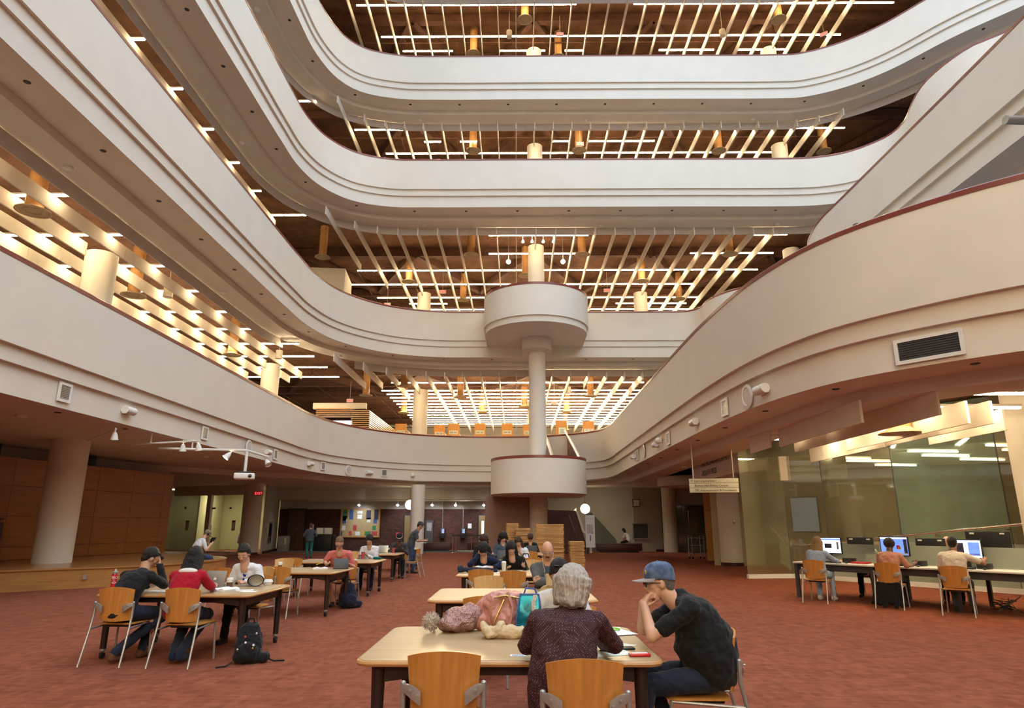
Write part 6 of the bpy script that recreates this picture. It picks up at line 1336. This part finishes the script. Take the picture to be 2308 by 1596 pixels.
globe(-6.35, 40.2, 2.72, 'glowing yellow globe lamp half behind the round column'); globe(4.02, 40.0, 2.48, 'glowing yellow globe lamp in the triangular mirror niche')
t = thing('track_light_rail', 'long ceiling track with white spot heads before the brick wall', 'track light', (-7.2, 42.1, 3.0)); ob('rail', MB().box((0, 0, .02), (11.4, .05, .04)), 'white_paint', t)
for x in (-5.6, -2.3, 0, 2.6, 5.4): ob('rail_stem', MB().cyl((x, 0, .03), (x, 0, .78), .012, n=6), 'white_paint', t)
def head(x, y, z, rz, par, m='spot_glow', sc_=1., tilt=35):
    q = Matrix.Translation((x, y, z)) @ Matrix.Rotation(rz, 4, 'Z') @ Matrix.Rotation(radians(tilt), 4, 'X') @ Matrix.Scale(sc_, 4)
    h = ob('spot_head', MB(q).lathe([(.03, 0), (.05, -.04), (.075, -.14), (.085, -.17)], n=16, cap=False).cyl((0, 0, 0), (0, 0, .1), .015, n=6), 'white_paint', par); ob('bulb', MB(q).ell((0, 0, -.14), (.065, .065, .03), None, 14, 8), m, h)
for k, x in enumerate((-2.6, -.2, 1.95, 3.4, 5.15)):
    head(x, 0, -.12, pi, t)
    l = bpy.data.lights.new('spot', 'SPOT'); l.energy = 160; l.spot_size = radians(95); l.color = (.85, .92, 1.); l.spot_blend = .8; l.shadow_soft_size = .08
    o = bpy.data.objects.new('spot', l); COL.objects.link(o); o.location = (-7.2+x, 42.05, 2.72); o.rotation_euler = (radians(52), 0, 0)
# ceiling downlights under the second gallery
for k, (x, y) in enumerate(((-10.5, 40.6), (-5.2, 41), (-3.4, 41.6), (2.9, 40.5), (6.2, 39.5), (7.6, 38.5), (-13, 41), (10.5, 37), (10.2, 33.5))):
    t = thing('ceiling_downlight', 'small round downlight in the ground floor ceiling, %s along the far side' % nth(k), 'light', (x, y, 3.788), 0, 'ground floor downlights'); ob('trim_ring', MB().lathe([(.13, 0), (.13, -.012), (.10, -.012)], n=20), 'white_paint', t); ob('lens', MB().lathe([(.10, -.006), (.02, -.008)], n=20), 'down_glow', t)
    l = bpy.data.lights.new('downlight', 'SPOT'); l.energy = 55; l.spot_size = radians(110); l.spot_blend = .7; l.color = (1, .88, .7); l.shadow_soft_size = .1
    o = bpy.data.objects.new('downlight', l); COL.objects.link(o); o.location = (x, y, 3.74)
# far right corner
t = thing('wall_clock', 'square wall clock with pale face on the grey far wall', 'clock', (7.28, 41.4, 2.86), .12); ob('clock_case', MB().rbox((0, 0, 0), (.44, .06, .44), .01), 'black', t); f_ = ob('clock_face', MB().box((0, -.032, 0), (.37, .006, .37)), 'paper', t)
mb = MB()
for i in range(12): a = i*pi/6; mb.box((sin(a)*.14, -.037, cos(a)*.14), (.02, .004, .02))
mb.box((.035, -.038, .0), (.09, .004, .014)); mb.box((.02, -.038, -.04), (.012, .004, .1), R=Matrix.Rotation(radians(-25), 3, 'Y')); ob('hands', mb, 'ink', f_)
t = thing('dark_bench', 'long low dark maroon bench under the clock', 'bench', (6.0, 40.5, 0), -.05); ob('bench_box', MB().rbox((0, 0, .28), (2.6, .8, .36), .02), 'maroon', t); ob('bench_top', MB().rbox((0, 0, .48), (2.65, .84, .05), .01), 'door_brown', t); ob('plinth', MB().box((0, 0, .05), (2.2, .6, .1)), 'black', t)
t = thing('display_case', 'shallow framed display case on the grey wall beside the clock', 'display case', (7.5, 41.55, 1.2), .12); mb = MB()
for a, b, c, d in ((0, .45, 1., .06), (0, -.45, 1., .06), (.48, 0, .06, .9), (-.48, 0, .06, .9)): mb.box((a, -.03, b), (c, .08, d))
ob('frame', mb, 'stone', t); ob('backing', MB().box((0, .0, 0), (.92, .03, .86)), 'dark_grey', t)
t = thing('sign_stand', 'white printed sign on a chrome floor stand beside the stair', 'sign', (4.1, 38.3, 0)); ob('sign_board', MB().box((0, 0, 1.22), (.52, .04, 1.75)), 'paper', t); mb = MB()
for s in (-1, 1): mb.tube([(s*.2, 0, .35), (s*.27, 0, .02)], .02, 6); mb.box((s*.27, 0, .01), (.06, .4, .02))
ob('stand_leg', mb, 'chrome', t); text('PAUSE', .14, 'exit_face', t, upright((-.22, -.025, 1.85), 0), 'lettering', .002); ob('printed_panel', MB().box((-.02, -.023, 1.35), (.34, .004, .5)), 'exit_face', t); ob('blue_corner', MB().add([(.15, -.026, 1.1), (.15, -.026, 1.2), (.05, -.026, 1.1)], [(0, 1, 2)]).box((-.0, -.024, .85), (.05, .004, .3)), 'blue_print', t)
# triangular niche and dark sloping panel behind the sign
mb = MB(); mb.add([(3.35, 42.6, 2.25), (4.55, 42.6, 3.35), (4.9, 42.6, 2.9), (5.0, 42.6, 2.25)], [(0, 1, 2, 3)]); struct('wall_mirror_niche', mb, mat('mirror_niche', (.35, .42, .30), .15, metal=.5))
mb = MB(); mb.add([(4.2, 42.0, .0), (6.1, 41.5, .0), (6.0, 41.5, .7), (4.6, 42.0, 2.3), (4.2, 42.0, 2.3)], [(0, 1, 2, 3, 4)]); struct('wall_dark_stair_side', mb, mat('stair_side', (.10, .10, .085), .7, var=.1))
# entrance doors
e0, e1 = V((9.4, 41.3, 0)), V((12.3, 40.7, 0)); ea = atan2(e1.y-e0.y, e1.x-e0.x); c = (e0+e1)/2
w9 = struct('window_9', MB().box((c.x, c.y, 2.74), (2.96, .1, .06), ea), 'grey_metal'); ob('pane', MB().box((c.x, c.y, 1.36), (2.9, .02, 2.7), ea), 'glass_green', w9)
mb = MB()
for s in (.2, .5, .72): p = e0+(e1-e0)*s; mb.box((p.x, p.y, 1.36), (.03, .03, 2.7), ea)
ob('door_edge', mb, 'dark_grey', w9); mb = MB()
for s in (.30, .62): p = e0+(e1-e0)*s; mb.tube([(p.x-.35, p.y-.08, 1.02), (p.x, p.y-.12, 1.02), (p.x+.04, p.y-.12, 1.1), (p.x+.04, p.y-.12, 2.4)], .022, 8)
ob('door_pull', mb, 'chrome', w9)
t = thing('directory_totem', 'pale glass directory totem before the brick pier', 'sign', (10.95, 37.6, 0), -.08); ob('glass_slab', MB().rbox((0, 0, 1.05), (.72, .06, 1.85), .01), 'glass_frost', t); ob('backing', MB().box((0, .04, 1.05), (.70, .02, 1.83)), 'lined', t); ob('foot', MB().rbox((0, 0, .05), (.66, .3, .1), .02), 'chrome', t); mb = MB()
for i, w_ in enumerate((.3, .42, .36, .44, .3)): mb.box((-.02, -.033, 1.62-.1*i), (w_, .004, .03))
ob('printed_lines', mb, 'ink', t)
t = thing('book_trolley', 'grey book trolley beside the wood-clad pillar', 'trolley', (8.55, 32.9, 0), .2); mb = MB()
for sx in (-.3, .3):
    mb.tube([(sx, -.2, .1), (sx, -.2, 1.05), (sx, .2, 1.05), (sx, .2, .1)], .018, 6)
ob('frame', mb, 'grey_metal', t)
for z in (.25, .62, .95): ob('shelf', MB().box((0, 0, z), (.6, .4, .03)), 'stone', t)
for sx in (-.28, .28):
    for sy in (-.18, .18): ob('wheel', MB().cyl((sx, sy-.015, .05), (sx, sy+.015, .05), .05, n=12), 'black', t)
# hanging direction sign
sa = radians(-12)
t = thing('hanging_sign', 'white three-line direction sign hanging from the gallery soffit', 'sign', (5.9, 20.2, 2.70), sa)
for i in range(3): b = ob('sign_panel', MB().rbox((0, 0, .15-.14*i), (1.42, .05, .132), .008), 'card', t)
mb = MB(); 
for s in (-1, 1): mb.cyl((s*.58, 0, .2), (s*.58, 0, 1.31), .014, n=8)
ob('rod', mb, 'white_paint', t); mb = MB()
for s in (-1, 1): mb.lathe([(.06, 1.30), (.06, 1.315)], (s*.58, 0, 0), 14)
ob('rod_rose', mb, 'white_paint', t)
for i, s_ in enumerate(('Learning Centre 1', 'Beeton Hall Events Centre', 'TPL Administration & Foundation')): text(s_, .088, 'ink', t, upright((-.56, -.028, .118-.14*i), 0), 'lettering', .001)
ob('arrow', MB().box((-.63, -.028, .15), (.012, .003, .05)).add([(-.655, -.029, .165), (-.605, -.029, .165), (-.63, -.029, .19)], [(0, 1, 2)]), 'ink', t)
# ------------------------------------------------------------------ stage lighting and projector
t = thing('projector', 'white ceiling projector hanging on a pole over the stage', 'projector', (-7.9, 19.4, 2.93), radians(20)); ob('casing', MB().rbox((0, 0, 0), (.56, .50, .17), .03, 3), 'white_paint', t); ob('lens', MB(Matrix.Rotation(pi/2, 4, 'X')).lathe([(.05, .25), (.05, .27), (.03, .272)], (.15, .0, 0), 16), 'lens', t); ob('mount_plate', MB().rbox((0, 0, .11), (.34, .3, .05), .01), 'black', t); ob('mount_pole', MB().cyl((0, 0, .12), (0, 0, .72), .045, n=12), 'white_paint', t)
t = thing('lighting_bar', 'white lighting bar carrying the projector pole and two spots', 'lighting bar', (-8.0, 19.6, 3.70), 0); ob('bar', MB().tube([(-2.4, -.4, .02), (.0, 0, 0), (.25, 1.1, -.08)], .035, 8), 'white_paint', t); ob('mount_pole', MB().cyl((-1.5, -.25, .0), (-1.5, -.25, .32), .02, n=6), 'white_paint', t); head(-.42, -.1, -.08, 2.2, t, 'warm_glow', 1.2, 40); head(.22, 1.05, -.18, -2.2, t, 'white_paint', 1.2, 40)
t = thing('lighting_bar', 'white lighting bar with two spots before the projector', 'lighting bar', (-8.9, 17.6, 3.74), 0); ob('bar', MB().tube([(-2.0, .9, .0), (.45, 0, 0)], .028, 8), 'white_paint', t); ob('mount_pole', MB().cyl((-1.2, .6, .0), (-1.2, .6, .28), .02, n=6), 'white_paint', t); head(-.08, .18, -.07, .3, t, 'down_glow', 1.1, 10); head(.40, .02, -.07, -.4, t, 'down_glow', 1.1, 14)
t = thing('lighting_bar', 'slim lighting bar with a single spot near the stage column', 'lighting bar', (-10.0, 16.3, 3.84), 0); ob('bar', MB().tube([(-2.0, 2.1, .0), (.05, 0, .03)], .018, 8), 'white_paint', t); ob('mount_pole', MB().cyl((-.9, .95, .0), (-.9, .95, .18), .015, n=6), 'white_paint', t); head(.02, .02, -.04, .4, t, 'white_paint', 1.1, 12)
# ------------------------------------------------------------------ third level spots and pendants, second level book stacks
t = thing('track_light_rail', 'white hanging track with four spot heads at the third level edge', 'track light', (1.1, 33.1, 16.86)); ob('rail', MB().box((0, 0, 0), (2.8, .03, .04)), 'white_paint', t)
for x in (-1.35, -.05, 1.2): ob('rail_stem', MB().cyl((x, 0, 0), (x, -.6, .36), .012, n=6), 'white_paint', t)
for x in (-.75, -.25, .35, .9): head(x, 0, -.35, pi, t, 'warm_glow', 1., 20); ob('stem', MB().cyl((x, 0, -.3), (x, 0, 0), .010, n=6), 'white_paint', t)
for k, x in enumerate((-.46, 2.70)): t = thing('globe_pendant', 'bright round pendant globe on the third level, on the %s side of the column' % ('stage' if not k else 'computer'), 'pendant lamp', (x, 35.8, 16.35), 0, 'third level globes'); ob('globe', MB().ell((0, 0, 0), .13), mat('pendant_glow', (1, .95, .9), .3, emis=50., ecol=(1, .92, .78)) if not k else 'pendant_glow', t); ob('stem', MB().cyl((0, 0, .12), (0, 0, 1.8), .012, n=6), 'fixture', t)
bk_mats = ['dark_print', 'red_print', 'blue_print', 'green_print', 'card', 'kraft', 'dark_grey', 'paper']
bk = MB().box((0, 0, .11), (.17, .035, .22)).mesh('book'); BKS = []
for m in bk_mats: q = bk.copy(); q.materials.append(MATS[m]); BKS.append(q)
for k, (x, y, sgn) in enumerate(((-7.4, 42, 0), (-5.0, 42.6, 0), (-4.03, 42, 0), (-2.34, 42, 0), (-.61, 42, 0), (.75, 42.2, 0), (2.75, 40.6, 1), (4.47, 41, 2))):
    t = thing('bookcase', 'tall book stack with orange end panel on the second level, %s from slatted room' % nth(k), 'bookcase', (x, y, 5.522), 0, 'second level book stacks')
    ob('end_panel', MB().box((0, 0, 1.15), (.72, .04, 2.3)), 'orange_wood', t); ob('carcass', MB().box((0, 3.0, 1.1), (.10, 5.9, 2.2)), 'orange_wood', t)
    mb = MB()
    for z in (.1, .5, .9, 1.3, 1.7): mb.box((0, 3, z), (.62, 5.9, .03))
    ob('shelf_board', mb, 'stone', t)
    if sgn == 1:
        ob('end_card', MB().box((.06, -.024, 1.05), (.46, .006, 1.6)), 'lined', t); mb = MB()
        for i in range(14): mb.box((.04+.02*(i % 3), -.029, 1.72-.09*i), (.22+.05*(i % 4), .003, .022))
        ob('printed_lines', mb, 'ink', t)
    else: ob('end_card', MB().box((0, -.024, 1.75 if sgn == 0 else 1.7), (.56, .006, .24)), 'card' if sgn == 0 else 'paper', t); ob('printed_lines', MB().box((-.12, -.029, 1.78), (.18, .003, .02)).box((.12, -.029, 1.78), (.18, .003, .02)).box((-.12, -.029, 1.72), (.2, .003, .02)).box((.12, -.029, 1.72), (.16, .003, .02)), 'ink', t)
    if k in (0, 6, 7):
        s = 1 if k == 0 else -1
        for z in (1.315, 1.715) if k == 0 else (.915, 1.315, 1.715):
            for i in range(11):
                o = bpy.data.objects.new('book', random.choice(BKS)); COL.objects.link(o); o.location = (x+s*.20, y+.3+i*.21+random.uniform(-.03, .03), 5.524+z); o.scale = (random.uniform(.8, 1.1), random.uniform(2.5, 4.5), random.uniform(.85, 1.3)); tag(o, 'book on the %s second level stack, %s along its shelf' % ({0: 'first', 6: 'stair side', 7: 'last'}[k], nth(i)), 'book', 'books on the second level stacks')
# slatted wooden box and the bright windows beyond
t = thing('slatted_room', 'wooden slatted room on the second level behind the curved parapet', 'slatted enclosure', (-9.6, 40.4, 5.522)); mb = MB(); mb.box((-.05, 4.4, 1.45), (1.0, 8.7, 2.9)); ob('core', mb, 'black', t)
mb = MB()
for i in range(24): mb.box((-.05, -.04, .06+i*.122), (1.1, .05, .062))
for i in range(5): mb.box((-1.7, -.04, 2.50+i*.122), (2.2, .05, .062))
ob('front_slat', mb, 'stage_wood', t); mb = MB()
for i in range(24): mb.box((.49, 4.5, .06+i*.122), (.05, 9.0, .062))
ob('side_slat', mb, 'stage_wood', t)
mb = MB(); mb.box((-11.7, 41.5, 6.9), (2.6, .1, 2.1)); struct('window_10', mb, 'window_glow')
mb = MB(); mb.box((-11.0, 40.6, 8.72), (3.3, .3, .36)); struct('wall_slatted_lintel', mb, 'baffle')
mb = MB(); mb.box((-11.4, 37.2, 15.3), (2.6, 2.6, 1.5), .1); struct('ceiling_bulkhead_third_corner', mb, 'baffle')
# a grey pipe end over the third gallery at the right
one('ceiling_pipe', MB().cyl((0, 0, 0), (2.2, -.5, .02), .09, n=16), 'grey_metal', 'short dark grey pipe end under the third gallery soffit', 'pipe', (10.2, 12.2, 9.75), .3)
bake_all(); make_texts()
# ------------------------------------------------------------------ daylight through the open skylight
w = bpy.data.worlds.new('sky'); SC.world = w; w.use_nodes = True
bg = w.node_tree.nodes['Background']; bg.inputs['Color'].default_value = (.66, .81, 1.0, 1); bg.inputs['Strength'].default_value = 2.9
vs.exposure = .12
SC.cycles.max_bounces = 10; SC.cycles.diffuse_bounces = 6; SC.cycles.glossy_bounces = 4; SC.cycles.transparent_max_bounces = 12; SC.cycles.transmission_bounces = 4
SC.cycles.use_denoising = True; SC.cycles.denoiser = 'OPENIMAGEDENOISE'
SC.cycles.sample_clamp_indirect = 6.; SC.cycles.use_light_tree = True
